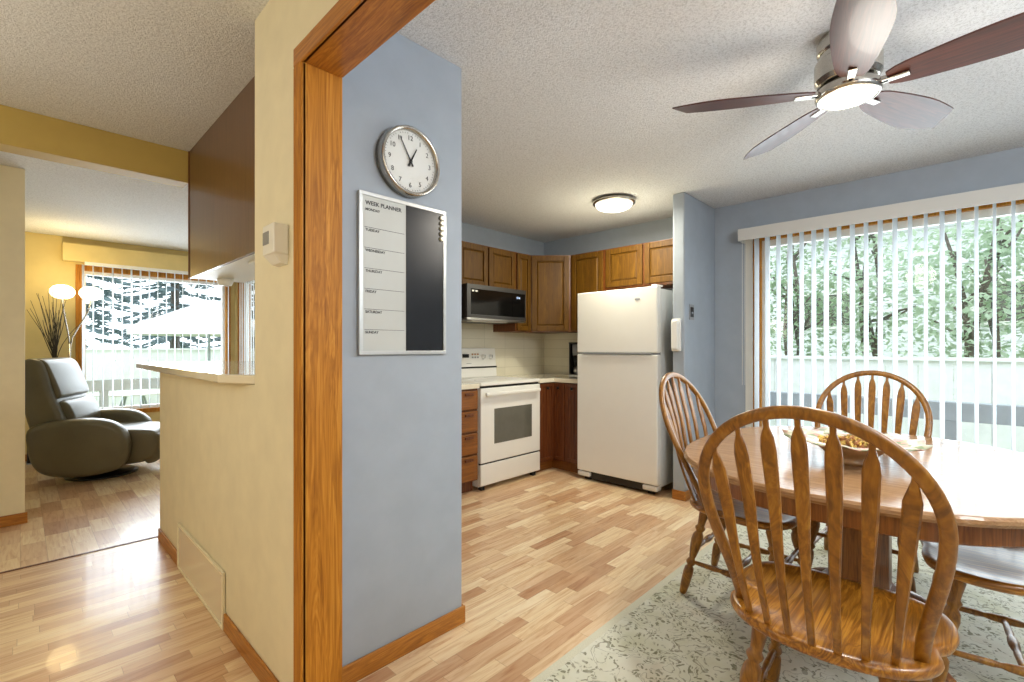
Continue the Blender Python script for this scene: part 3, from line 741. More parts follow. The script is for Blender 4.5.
# --- coffee maker peeking out beside the fridge
c = thing('coffee_maker', 'tall black appliance with glass top on the counter, half behind the fridge', 'appliance', (3.88, 2.81, 0.91))
box('base', (-0.07, 0.09, -0.08, 0.065, 0, 0.035), 'steel', c, bevel=0.008)
bm = bmesh.new(); lathe(bm, [(0.045, 0.035), (0.055, 0.06), (0.05, 0.1), (0.036, 0.115)], 20, center=(0, -0.01, 0)); finish('lower_cup', bm, 'steel', c, smooth=True)
bm = bmesh.new(); lathe(bm, [(0.036, 0.115), (0.052, 0.16), (0.06, 0.22), (0.0, 0.222)], 20, center=(0, -0.01, 0)); finish('dark_jug', bm, 'black', c, smooth=True)
bm = bmesh.new(); lathe(bm, [(0.0, 0.222), (0.06, 0.222), (0.065, 0.33), (0.0, 0.332)], 20, center=(0, -0.01, 0)); finish('glass_jar', bm, 'gray_plastic', c, smooth=True)
boxes('frame', [(-0.06, 0.06, 0.052, 0.068, 0.03, 0.35), (-0.065, 0.065, -0.08, 0.068, 0.335, 0.352)], 'black', c, bevel=0.004)

# --- kitchen ceiling light
c = thing('ceiling_light', 'round lit flush ceiling light with nickel ring in the kitchen', 'ceiling light', (3.43, 2.117, CH))
bm = bmesh.new(); lathe(bm, [(0.0, 0), (0.155, 0), (0.175, -0.018), (0.175, -0.032), (0.15, -0.04), (0.15, -0.02), (0, -0.02)], 40); finish('ring', bm, 'nickel', c, smooth=True)
bm = bmesh.new(); lathe(bm, [(0.151, -0.036)] + [(0.151 * math.cos(t), -0.038 - 0.055 * math.sin(t)) for t in [PI / 2 * k / 8 for k in range(1, 8)]] + [(0, -0.093)], 40); finish('dome', bm, 'dome', c, smooth=True)
disk_down('kitchen_lamp_light', (3.43, 2.117, CH - 0.10), 22, (1.0, 0.93, 0.76), 0.28)
point_light('kitchen_lamp_glow', (3.43, 2.117, CH - 0.45), 9, (1.0, 0.9, 0.62), 0.14)

# --- wall phone and switch plate on the stub
c = thing('wall_phone', 'white wall phone on the narrow end of the blue wall stub', 'phone', (3.63, 1.66, 1.31))
box('base', (-0.03, 0.0, -0.036, 0.036, -0.13, 0.13), 'white_app', c, bevel=0.008)
box('handset', (-0.058, -0.03, -0.028, 0.028, -0.115, 0.115), 'white_app', c, bevel=0.012, seg=3)
c = thing('switch_plate', 'small dark grey switch plate on the blue wall stub near the window', 'switch', (3.755, 1.60, 1.495))
box('plate', (-0.042, 0.042, -0.006, 0, -0.062, 0.062), 'gray_plastic', c, bevel=0.002)
box('screen', (-0.028, 0.028, -0.010, -0.006, -0.04, 0.04), 'black', c, bevel=0.002)
box('button', (-0.015, 0.015, -0.012, -0.010, -0.012, 0.0), 'gray_plastic', c)

# ================================================================== CEILING FAN
FC = (2.257, 0.336)
c = thing('ceiling_fan', 'flush mounted nickel ceiling fan with five dark walnut blades and lit lens', 'ceiling fan', (FC[0], FC[1], CH))
bm = bmesh.new(); lathe(bm, [(0, 0), (0.095, 0), (0.104, -0.02), (0.104, -0.06), (0.094, -0.07), (0.094, -0.09), (0.112, -0.10), (0.112, -0.17), (0.10, -0.19), (0, -0.19)], 48)
finish('motor_housing', bm, 'nickel', c, smooth=False, bevel=0.004)
bm = bmesh.new(); lathe(bm, [(0, -0.19), (0.085, -0.19), (0.106, -0.21), (0.110, -0.235), (0.104, -0.248), (0.096, -0.248), (0.096, -0.235), (0, -0.235)], 48)
finish('light_ring', bm, 'nickel', c, smooth=True)
bm = bmesh.new(); lathe(bm, [(0.0965, -0.240)] + [(0.0965 * math.cos(t), -0.242 - 0.022 * math.sin(t)) for t in [PI / 2 * k / 7 for k in range(1, 7)]] + [(0, -0.265)], 40); finish('lens', bm, 'fan_dome', c, smooth=True)
for k in range(5):
    az = R(121 - 72 * k)
    ir = bpy.data.objects.new('blade', None)
    bm = bmesh.new()
    L0, L1 = 0.125, 0.66; n = 16; top = []; bot = []
    pit = R(-13)
    for i in range(n + 1):
        u = i / n
        w = 0.047 + 0.038 * math.sin(min(1, u * 1.3) * PI / 2)
        for s in (1, -1):
            x = L0 + ((L1 if s > 0 else L1 - 0.07) - L0) * u
            ww = w * ((0.72 + 0.28 * u / 0.08) if u < 0.08 else 1) * (1 - (0.62 if s > 0 else 0.12) * max(0, (u - 0.6) / 0.4) ** 2)
            y = s * ww
            for dz, lst in ((0.003, top), (-0.003, bot)):
                lst.append(bm.verts.new((x, y * math.cos(pit), y * math.sin(pit) + dz)))
    for i in range(n):
        a, b = 2 * i, 2 * i + 2
        bm.faces.new((top[a], top[b], top[b + 1], top[a + 1])); bm.faces.new((bot[a], bot[a + 1], bot[b + 1], bot[b]))
        bm.faces.new((top[a], bot[a], bot[b], top[b])); bm.faces.new((top[a + 1], top[b + 1], bot[b + 1], bot[a + 1]))
    bm.faces.new((top[0], top[1], bot[1], bot[0])); bm.faces.new((top[-2], bot[-2], bot[-1], top[-1]))
    bl = finish('blade', bm, 'walnut', c, loc=(0, 0, -0.222), rot=(0, 0, az))
    bpy.data.objects.remove(ir)
    bm = bmesh.new(); bx(bm, 0.09, 0.19, -0.015, 0.015, -0.011, -0.004); bx(bm, 0.09, 0.13, -0.010, 0.010, -0.011, 0.01); finish('blade_bracket', bm, 'nickel', bl, bevel=0.003)
disk_down('fan_lamp_light', (FC[0], FC[1], CH - 0.275), 12, (1.0, 0.92, 0.8), 0.18)
point_light('fan_lamp_glow', (FC[0], FC[1], CH - 0.5), 7, (1.0, 0.93, 0.82), 0.12)

# fill light for the hall: invented ceiling fixture behind the camera
c = thing('ceiling_light', 'added round ceiling light filling the hall from behind the viewpoint', 'ceiling light', (-0.5, -1.3, CH))
bm = bmesh.new(); lathe(bm, [(0.0, 0), (0.165, 0), (0.175, -0.02), (0.158, -0.03), (0, -0.03)], 32); finish('ring', bm, 'nickel', c, smooth=True)
bm = bmesh.new(); lathe(bm, [(0.158, -0.03), (0.14, -0.07), (0.08, -0.095), (0, -0.1)], 32); finish('dome', bm, 'dome', c, smooth=True)
point_light('hall_added_fill', (-0.5, -1.3, CH - 0.4), 34, (1.0, 0.955, 0.88), 0.35)
c = thing('ceiling_light', 'added round ceiling light filling the hall from left of the camera view', 'ceiling light', (-0.9, 2.3, CH))  # second hall fixture, added out of view to brighten the hall ceiling
bm = bmesh.new(); lathe(bm, [(0.0, 0), (0.165, 0), (0.175, -0.02), (0.158, -0.03), (0, -0.03)], 32); finish('ring', bm, 'nickel', c, smooth=True)
bm = bmesh.new(); lathe(bm, [(0.158, -0.03), (0.14, -0.07), (0.08, -0.095), (0, -0.1)], 32); finish('dome', bm, 'dome', c, smooth=True)
point_light('hall_far_added_fill', (-0.9, 2.3, CH - 0.75), 21, (1.0, 0.92, 0.78), 0.3)
c = thing('ceiling_light', 'added round ceiling light filling the dining room from the corner behind the viewpoint', 'ceiling light', (1.6, -1.0, CH))  # unseen fixture added to raise the brightness of the dining room
bm = bmesh.new(); lathe(bm, [(0.0, 0), (0.165, 0), (0.175, -0.02), (0.158, -0.03), (0, -0.03)], 32); finish('ring', bm, 'nickel', c, smooth=True)
bm = bmesh.new(); lathe(bm, [(0.158, -0.03), (0.14, -0.07), (0.08, -0.095), (0, -0.1)], 32); finish('dome', bm, 'dome', c, smooth=True)
point_light('dining_added_fill', (1.6, -1.0, CH - 0.45), 68, (0.97, 0.985, 1.0), 0.2)

# ================================================================== RUG, TABLE, CHAIRS
c = thing('area_rug', 'pale sage floral rug under the dining table', 'rug', (2.45, 0.15, 0))
RX0, RX1, RY0, RY1 = 1.0 - 2.45, 3.95 - 2.45, -1.2 - 0.15, 1.13 - 0.15
box('field', (RX0 + 0.035, RX1 - 0.035, RY0 + 0.035, RY1 - 0.035, 0.0, 0.011), 'rug', c)
boxes('border', [(RX0, RX1, RY0, RY0 + 0.035, 0, 0.010), (RX0, RX1, RY1 - 0.035, RY1, 0, 0.010), (RX0, RX0 + 0.035, RY0 + 0.035, RY1 - 0.035, 0, 0.010), (RX1 - 0.035, RX1, RY0 + 0.035, RY1 - 0.035, 0, 0.010)], 'rug_edge', c)
RZ = 0.011

TC = (2.49, 0.33)
c = thing('dining_table', 'oval oak pedestal dining table with glossy top', 'table', (TC[0], TC[1], RZ))
def oval(a, b, n=72, p=2.4):
    out = []
    for k in range(n):
        t = 2 * PI * k / n; ct, st = math.cos(t), math.sin(t)
        out.append((a * math.copysign(abs(ct) ** (2 / p), ct), b * math.copysign(abs(st) ** (2 / p), st)))
    return out
def ovalstack(name, layers, mat, parent, cap=True):
    bm = bmesh.new(); rings = [[bm.verts.new((x, y, z)) for x, y in oval(a, b)] for a, b, z in layers]; n = 72
    for r1, r2 in zip(rings, rings[1:]):
        for k in range(n): bm.faces.new((r1[k], r1[(k + 1) % n], r2[(k + 1) % n], r2[k]))
    bm.faces.new(rings[0]); bm.faces.new(rings[-1])
    return finish(name, bm, mat, parent)
A, B = 0.775, 0.655
HT = 0.75 - RZ
ovalstack('tabletop', [(A - 0.02, B - 0.02, HT - 0.032), (A - 0.006, B - 0.006, HT - 0.028), (A, B, HT - 0.018), (A - 0.001, B - 0.001, HT - 0.008), (A - 0.007, B - 0.007, HT - 0.001), (A - 0.012, B - 0.012, HT)], 'table', c)
ovalstack('apron', [(A - 0.045, B - 0.045, HT - 0.095), (A - 0.04, B - 0.04, HT - 0.09), (A - 0.04, B - 0.04, HT - 0.032)], 'table_base', c)
bm = bmesh.new()
oct_ = [(0.115 * math.cos(R(22.5 + 45 * k)), 0.115 * math.sin(R(22.5 + 45 * k))) for k in range(8)]
prism(bm, oct_, 0.2, HT - 0.09); finish('pedestal', bm, 'table_base', c, bevel=0.006)
bm = bmesh.new(); lathe(bm, [(0.13, 0.15), (0.14, 0.165), (0.14, 0.19), (0.125, 0.205), (0.0, 0.205)], 32); finish('pedestal_ring', bm, 'table_base', c, smooth=False)
for k in range(4):
    a = R(45 + 90 * k); bm = bmesh.new()
    pts = [(0.03, 0, 0.165), (0.12, 0, 0.15), (0.24, 0, 0.105), (0.34, 0, 0.055), (0.40, 0, 0.035)]
    hs = [0.05, 0.045, 0.038, 0.03, 0.028]
    sweep(bm, pts, lambda i: [(-0.032, -hs[i]), (0.032, -hs[i]), (0.032, hs[i] * 0.7), (0.02, hs[i]), (-0.02, hs[i]), (-0.032, hs[i] * 0.7)], lambda i: (0, 0, 1))
    finish('foot', bm, 'table_base', c, rot=(0, 0, a), loc=(0, 0, 0.0), bevel=0.005)

# bowl
c = thing('bowl', 'wide painted bowl of potpourri on the dining table', 'bowl', (2.33, 0.335, 0.75))
bm = bmesh.new(); lathe(bm, [(0.0, 0.0), (0.085, 0.0), (0.088, 0.012), (0.075, 0.02), (0.10, 0.04), (0.135, 0.075), (0.128, 0.077), (0.095, 0.048), (0.06, 0.03), (0.0, 0.028)], 48); finish('body', bm, 'bowl', c, smooth=True)
bm = bmesh.new(); n = 96; rings = []
for (r, z) in ((0.130, 0.073), (0.185, 0.083), (0.238, 0.090), (0.242, 0.094), (0.185, 0.088), (0.130, 0.079)):
    rings.append([bm.verts.new((r * (1 + (0.035 * math.cos(12 * 2 * PI * k / n) if r > 0.16 else 0)) * math.cos(2 * PI * k / n), r * (1 + (0.035 * math.cos(12 * 2 * PI * k / n) if r > 0.16 else 0)) * math.sin(2 * PI * k / n), z + (0.006 * math.cos(12 * 2 * PI * k / n) if r > 0.16 else 0))) for k in range(n)])
for r1, r2 in zip(rings, rings[1:] + rings[:1]):
    for k in range(n): bm.faces.new((r1[k], r1[(k + 1) % n], r2[(k + 1) % n], r2[k]))
finish('rim', bm, 'rim', c, smooth=True)
bm = bmesh.new()
for i in range(170):
    a = random.uniform(0, 2 * PI); r = 0.115 * math.sqrt(random.random()); z = 0.068 + 0.02 * (1 - (r / 0.12) ** 2) + random.uniform(-0.006, 0.008)
    m = Matrix.Translation((r * math.cos(a), r * math.sin(a), z)) @ Matrix.Rotation(random.uniform(0, 6), 4, (random.random(), random.random(), random.random() + 0.1)) @ Matrix.Diagonal((0.016, 0.011, 0.004, 1))
    res = bmesh.ops.create_icosphere(bm, subdivisions=1, radius=1, matrix=m)
    for v in res['verts']:
        for f in v.link_faces: f.material_index = i % 3 == 0
o = finish('potpourri', bm, ['potpourri', 'rust'], None, loc=(2.33, 0.335, 0.75)); tag(o, 'yellow and rust potpourri heaped in the painted bowl', 'potpourri', kind='stuff')

# ---- arrow-back windsor chair. Local: faces +X, origin on the floor under the seat
def smooth_closed(pts, sub=6):
    out = []; n = len(pts)
    for i in range(n):
        p0, p1, p2, p3 = [Vector(pts[(i + j - 1) % n]) for j in range(4)]
        for s in range(sub):
            t = s / sub
            out.append(0.5 * ((2 * p1) + (p2 - p0) * t + (2 * p0 - 5 * p1 + 4 * p2 - p3) * t * t + (-p0 + 3 * p1 - 3 * p2 + p3) * t ** 3))
    return out
half = [(-0.262, 0.0), (-0.252, 0.09), (-0.222, 0.165), (-0.172, 0.218), (-0.115, 0.243), (-0.075, 0.238), (-0.045, 0.236), (-0.01, 0.256), (0.05, 0.268), (0.12, 0.262), (0.185, 0.232), (0.222, 0.17), (0.232, 0.08), (0.226, 0.0)]
outline = half + [(x, -y) for x, y in half[-2:0:-1]]
seat_ol = smooth_closed([(x, y, 0) for x, y in outline], 4)
LEG = [(0.0, 0.0)]
leg_prof = [(0.013, 0.0), (0.017, 0.02), (0.021, 0.12), (0.023, 0.24), (0.021, 0.30), (0.013, 0.325), (0.020, 0.345), (0.023, 0.365), (0.018, 0.39), (0.013, 0.41), (0.017, 0.45), (0.024, 0.55), (0.027, 0.62), (0.024, 0.68), (0.015, 0.72), (0.022, 0.745), (0.024, 0.765), (0.016, 0.79), (0.018, 0.84), (0.022, 0.92), (0.017, 1.0)]
rung_prof = [(0.007, 0.0), (0.010, 0.1), (0.012, 0.3), (0.009, 0.36), (0.013, 0.40), (0.016, 0.5), (0.013, 0.60), (0.009, 0.64), (0.012, 0.7), (0.010, 0.9), (0.007, 1.0)]

def make_chair(label, loc, rz):
    c = thing('dining_chair', label, 'chair', loc, rz, group='arrow-back oak chairs around the table')
    ST, SB = 0.452, 0.418
    bm = bmesh.new(); layers = [(0.93, SB, 0), (0.985, SB + 0.008, 0), (1.0, SB + 0.018, 0), (0.992, ST - 0.006, 0), (0.965, ST, 0), (0.90, ST - 0.001, 0.0), (0.78, ST - 0.010, 0.0), (0.55, ST - 0.014, 0), (0.28, ST - 0.013, 0)]
    rings = []
    for s, z, _ in layers:
        ring = []
        for p in seat_ol:
            x = (p.x + 0.015) * s - 0.015; y = p.y * s; zz_ = z
            if x < -0.14 and z > SB + 0.02 and s < 0.95: zz_ = z + (ST - z) * min(1, (-0.14 - x) / 0.04)   # flat ledge that takes the spindles
            ring.append(bm.verts.new((x, y, zz_)))
        rings.append(ring)
    n = len(seat_ol)
    for a, b in zip(rings, rings[1:]):
        for k in range(n): bm.faces.new((a[k], a[(k + 1) % n], b[(k + 1) % n], b[k]))
    bm.faces.new(rings[0][::-1])
    cv = bm.verts.new((-0.015, 0, ST - 0.012))
    for k in range(n): bm.faces.new((rings[-1][k], rings[-1][(k + 1) % n], cv))
    finish('seat', bm, 'chair_seat', c, smooth=True)
    # bow
    def bow_x(z): return -0.128 - 0.268 * max(0, (z - 0.45)) / 0.6
    pts = []
    yb, ym, zm, za = 0.203, 0.254, 0.80, 1.050
    for i in range(9):
        u = i / 9; z = 0.43 + (zm - 0.43) * u
        pts.append((bow_x(z), yb + (ym - yb) * qs(u) , z))
    for i in range(0, 33):
        t = PI * i / 32; z = zm + (za - zm) * math.sin(t); pts.append((bow_x(z), ym * math.cos(t), z))
    for i in range(8, -1, -1):
        u = i / 9; z = 0.43 + (zm - 0.43) * u; pts.append((bow_x(z), -(yb + (ym - yb) * qs(u)), z))
    def sec(i):
        out = []
        for k in range(12):
            a = 2 * PI * k / 12; cx, sy = math.cos(a), math.sin(a)
            out.append((0.0155 * math.copysign(abs(cx) ** 0.7, cx), 0.0115 * math.copysign(abs(sy) ** 0.7, sy)))
        return out
    bm = bmesh.new(); sweep(bm, pts, sec, lambda i: (1, 0, 0.28)); finish('bow', bm, 'chair', c, smooth=True)
    # spindles
    for k in range(-3, 4):
        yb_, yt = k * 0.053, k * 0.0685
        xb = -0.245 + 0.052 * (abs(k) / 3) ** 2
        zt = zm + (za - zm) * math.sqrt(max(0, 1 - (yt / ym) ** 2)) - 0.006; xt = bow_x(zt)
        P = []; Wd = []; n = 22
        for i in range(n + 1):
            u = i / n; z = 0.44 + (zt - 0.44) * u
            x = xb + (xt - xb) * u - 0.012 * math.sin(PI * min(1, u * 1.6)) * (1 if u < 0.625 else 0)
            y = yb_ + (yt - yb_) * u
            P.append((x, y, z)); d = zt - z
            if d < 0.028: w = 0.0065
            elif d < 0.062: w = 0.0065 + (0.0175 - 0.0065) * (d - 0.028) / 0.034
            else: w = 0.0175 - 0.0085 * qs((d - 0.062) / (zt - 0.44 - 0.062) * 1.15)
            Wd.append((w, 0.0065 if d > 0.03 else 0.006))
        # extra rings round the arrow shoulders
        bm = bmesh.new()
        sweep(bm, P, lambda i: [(Wd[i][0] * a, Wd[i][1] * b) for a, b in ((1, -0.4), (1, 0.4), (0.75, 1), (-0.75, 1), (-1, 0.4), (-1, -0.4), (-0.75, -1), (0.75, -1))], lambda i: (1, 0, 0.28))
        finish('spindle', bm, 'chair', c)
    # legs
    feet = {}
    for sx, sy in ((1, 1), (1, -1), (-1, 1), (-1, -1)):
        top = (0.135 if sx > 0 else -0.155, sy * (0.165 if sx > 0 else 0.14), SB + 0.006); bot = (0.205 if sx > 0 else -0.245, sy * (0.215 if sx > 0 else 0.20), 0.0)
        bm = bmesh.new(); turned(bm, bot, top, leg_prof); finish('leg', bm, 'chair', c, smooth=True)
        feet[(sx, sy)] = lambda t, b=Vector(bot), T=Vector(top): b + (T - b) * t
    def rung(a, b):
        bm = bmesh.new(); turned(bm, a, b, rung_prof, 12); finish('stretcher', bm, 'chair', c, smooth=True)
    for sy in (1, -1): rung(feet[(1, sy)](0.37), feet[(-1, sy)](0.37))
    a = (feet[(1, 1)](0.37) + feet[(-1, 1)](0.37)) / 2; b = (feet[(1, -1)](0.37) + feet[(-1, -1)](0.37)) / 2
    rung(a, b)
    rung(feet[(1, 1)](0.52), feet[(1, -1)](0.52)); rung(feet[(-1, 1)](0.52), feet[(-1, -1)](0.52))
    return c
ch = make_chair('oak arrow-back chair nearest the camera, its back turned to the camera', (1.63, 0.28, RZ), 0)
def place(label, loc, rz):
    d = copy_tree(ch); d['label'] = label; d.location = loc; d.rotation_euler = (0, 0, rz); return d
place('oak arrow-back chair at the left end of the table, nearest the fridge', (2.445, 0.755, RZ), R(-90))
place('oak arrow-back chair on the far side of the table in front of the window', (3.07, 0.395, RZ), R(180))
place('oak arrow-back chair cut by the right photo edge, mostly seat and stretchers visible', (2.42, -0.105, RZ), R(95))

# ================================================================== LIVING ROOM
c = thing('recliner', 'olive grey leather swivel recliner by the living room window', 'armchair', (0.55, 5.98, 0), R(-22))
def pod(name, y0, y1, outline, mat='leather', r=0.03):
    bm = bmesh.new(); n = len(outline)
    a = [bm.verts.new((x, y0, z)) for x, z in outline]; b = [bm.verts.new((x, y1, z)) for x, z in outline]
    bm.faces.new(a); bm.faces.new(b[::-1])
    for k in range(n): bm.faces.new((a[k], b[k], b[(k + 1) % n], a[(k + 1) % n]))
    return finish(name, bm, mat, c, smooth=True, bevel=r, seg=5)
def sm2(pts, sub=5): return [(v.x, v.y) for v in smooth_closed([(x, y, 0) for x, y in pts], sub)]
arm = sm2([(-0.36, 0.52), (-0.10, 0.57), (0.14, 0.55), (0.27, 0.46), (0.31, 0.33), (0.29, 0.18), (0.22, 0.10), (0.02, 0.065), (-0.20, 0.08), (-0.33, 0.16), (-0.38, 0.34)])
arm = [(x, z + 0.01) for x, z in arm]
pod('armrest', -0.46, -0.29, arm, r=0.055); pod('armrest', 0.29, 0.46, arm, r=0.055)
pod('seat_cushion', -0.285, 0.285, sm2([(-0.25, 0.20), (-0.22, 0.44), (0.1, 0.45), (0.42, 0.43), (0.50, 0.36), (0.50, 0.24), (0.42, 0.14), (0.1, 0.12)]), r=0.04)
pod('footrest', -0.27, 0.27, sm2([(0.40, 0.12), (0.50, 0.14), (0.535, 0.25), (0.52, 0.36), (0.44, 0.40), (0.40, 0.25)]), r=0.03)
bk = pod('backrest', -0.36, 0.36, sm2([(-0.12, 0.40), (-0.17, 0.60), (-0.24, 0.80), (-0.29, 1.00), (-0.33, 1.09), (-0.42, 1.11), (-0.47, 1.03), (-0.45, 0.75), (-0.38, 0.45), (-0.25, 0.36)]), r=0.055)
pod('lumbar_cushion', -0.30, 0.30, sm2([(-0.13, 0.46), (-0.10, 0.56), (-0.15, 0.70), (-0.22, 0.73), (-0.26, 0.60), (-0.22, 0.46)]), r=0.04)
pod('headrest', -0.31, 0.31, sm2([(-0.20, 0.77), (-0.24, 0.93), (-0.30, 1.08), (-0.38, 1.10), (-0.40, 0.95), (-0.32, 0.78)]), r=0.04)
bm = bmesh.new(); lathe(bm, [(0, 0), (0.27, 0), (0.275, 0.012), (0.24, 0.028), (0.06, 0.035), (0.05, 0.12), (0, 0.12)], 40); finish('swivel_base', bm, 'black', c, smooth=True)

c = thing('floor_lamp', 'floor lamp with two lit white globe shades behind the recliner', 'lamp', (0.36, 6.78, 0))
bm = bmesh.new(); lathe(bm, [(0, 0), (0.14, 0), (0.14, 0.015), (0.02, 0.03), (0, 0.03)], 32); finish('base', bm, 'nickel', c, smooth=True)
bm = bmesh.new(); tube(bm, [(0, 0, 0.02), (0, 0, 0.6), (0, 0, 1.25)], 0.011, 10, up=(1, 0, 0)); finish('pole', bm, 'nickel', c, smooth=True)
for dx, top in ((-0.055, 1.72), (0.17, 1.72)):
    bm = bmesh.new(); pts = [(0, 0, 1.2)] + [(dx * qs(t) * 1.0, 0, 1.2 + (top - 1.2) * t) for t in (0.2, 0.4, 0.6, 0.8, 1.0)]
    tube(bm, pts, 0.007, 8, up=(0, 1, 0)); finish('arm', bm, 'nickel', c, smooth=True)
    bm = bmesh.new(); lathe(bm, [(0.0, -0.072), (0.045, -0.066), (0.08, -0.046), (0.1, -0.01), (0.098, 0.025), (0.075, 0.058), (0.04, 0.075), (0, 0.08)], 32, center=(dx, 0, top + 0.065)); finish('lamp_shade', bm, 'lamp_globe', c, smooth=True)
point_light('floor_lamp_light', (0.30, 6.62, 1.95), 12, (1.0, 0.74, 0.34), 0.12)

c = thing('vase', 'black vase of tall dark twigs behind the recliner', 'vase', (0.245, 6.66, 0))
bm = bmesh.new(); lathe(bm, [(0, 0), (0.09, 0), (0.12, 0.2), (0.11, 0.5), (0.06, 0.80), (0.05, 1.02), (0.065, 1.06), (0.05, 1.05), (0.04, 1.0), (0, 0.9)], 28); finish('body', bm, 'vase', c, smooth=True)
for i in range(26):
    a = random.uniform(0, 2 * PI); sp = random.uniform(0.04, 0.24); L = random.uniform(0.38, 0.74)
    dx = math.cos(a) * sp - 0.02; dy = math.sin(a) * sp * 0.6
    bm = bmesh.new(); tube(bm, [(dx * 0.08, dy * 0.08, 1.02)] + [(dx * t ** 1.3 + 0.01 * math.sin(5 * t + i), dy * t, 1.05 + L * t) for t in (0.1, 0.3, 0.5, 0.7, 0.85, 1.0)], lambda k: 0.0042 - 0.0004 * k, 5, up=(0.3, 1, 0)); finish('twig', bm, 'twig', c)
c = thing('speaker', 'small dark box on the floor against the living room wall', 'speaker', (0.10, 7.05, 0))
box('body', (-0.05, 0.05, -0.06, 0.06, 0.01, 0.24), 'black', c, bevel=0.005)
box('base', (-0.055, 0.055, -0.065, 0.065, 0, 0.012), 'gray_plastic', c)

# ================================================================== OUTSIDE
GZ = -0.25
struct(box('ground', (-14, 26, -16, 26, GZ - 0.1, GZ), 'grass'))
struct(boxes('deck', [(4.39, 5.4, -4, 8.6, GZ, GZ + 0.15), (-4, 4.39, 7.34, 8.6, GZ, GZ + 0.15)], 'deck'))

def fence(name, label, horizontal_along, fixed, a0, a1, top):
    c = thing(name, label, 'fence', (0, 0, 0))
    n = int((a1 - a0) / 0.3); boards = []
    for i in range(n):
        p = a0 + i * 0.3
        boards.append((fixed, fixed + 0.02, p + 0.003, p + 0.297, GZ, top - 0.04) if horizontal_along == 'y' else (p + 0.003, p + 0.297, fixed, fixed + 0.02, GZ, top - 0.04))
    boxes('boards', boards, 'fence', c)
    boxes('cap_rail', [(fixed - 0.04, fixed + 0.06, a0, a1, top - 0.04, top) if horizontal_along == 'y' else (a0, a1, fixed - 0.04, fixed + 0.06, top - 0.04, top)], 'fence', c)
    for i in range(0, n + 1, 8):
        p = a0 + i * 0.3
        box('post', (fixed + 0.02, fixed + 0.11, p - 0.045, p + 0.045, GZ, top - 0.04) if horizontal_along == 'y' else (p - 0.045, p + 0.045, fixed + 0.02, fixed + 0.11, GZ, top - 0.04), 'fence', c)
fence('fence', 'white board fence beyond the dining window', 'y', 7.2, -5, 6, 1.10)
fence('fence', 'white board fence beyond the living room window', 'x', 13.0, -4, 9, 1.19)
# deck railings
def railing(label, lst, posts, lower, picks):
    c = thing('deck_railing', label, 'railing', (0, 0, 0))
    boxes('top_rail', lst, 'rail', c, bevel=0.005)
    for p in posts: box('post', p, 'rail', c)
    boxes('bottom_rail', lower, 'rail', c)
railing('grey deck railing low outside the dining window', [(5.18, 5.28, -4, 6, 0.62, 0.77)], [(5.19, 5.27, y, y + 0.09, GZ + 0.15, 0.62) for y in (-3.2, -1.6, 0.05, 1.6, 3.2, 4.8)], [(5.2, 5.26, -4, 6, 0.0, 0.06)], None)
railing('grey deck railing low outside the living room window', [(-3, 4.2, 8.45, 8.55, 0.62, 0.77)], [(x, x + 0.09, 8.46, 8.54, GZ + 0.15, 0.62) for x in (-2.5, -0.9, 0.75, 2.35, 3.9)], [(-3, 4.2, 8.47, 8.53, 0.0, 0.06)], None)

# patio parasol
c = thing('parasol', 'large white patio parasol outside the living room window', 'parasol', (2.64, 11.0, GZ))
bm = bmesh.new(); n = 8; ap = bm.verts.new((0, 0, 2.42)); ap2 = bm.verts.new((0, 0, 2.40))
ro = [bm.verts.new((1.30 * math.cos(2 * PI * k / n), 1.30 * math.sin(2 * PI * k / n), 1.84)) for k in range(n)]
rl = [bm.verts.new((1.30 * math.cos(2 * PI * k / n), 1.30 * math.sin(2 * PI * k / n), 1.70)) for k in range(n)]
ri = [bm.verts.new((1.28 * math.cos(2 * PI * k / n), 1.28 * math.sin(2 * PI * k / n), 1.70)) for k in range(n)]
rj = [bm.verts.new((1.28 * math.cos(2 * PI * k / n), 1.28 * math.sin(2 * PI * k / n), 1.825)) for k in range(n)]
for k in range(n):
    j = (k + 1) % n
    bm.faces.new((ap, ro[k], ro[j])); bm.faces.new((ro[k], rl[k], rl[j], ro[j])); bm.faces.new((rl[k], ri[k], ri[j], rl[j])); bm.faces.new((ri[k], rj[k], rj[j], ri[j])); bm.faces.new((ap2, rj[j], rj[k]))
finish('canopy', bm, 'canopy', c)
bm = bmesh.new(); tube(bm, [(0, 0, 0), (0, 0, 1.2), (0, 0, 2.41)], 0.024, 10, up=(1, 0, 0)); finish('pole', bm, 'rail', c, smooth=True)
bm = bmesh.new(); lathe(bm, [(0, 0), (0.28, 0), (0.26, 0.06), (0.05, 0.1), (0, 0.1)], 24); finish('base', bm, 'rail', c, smooth=True)

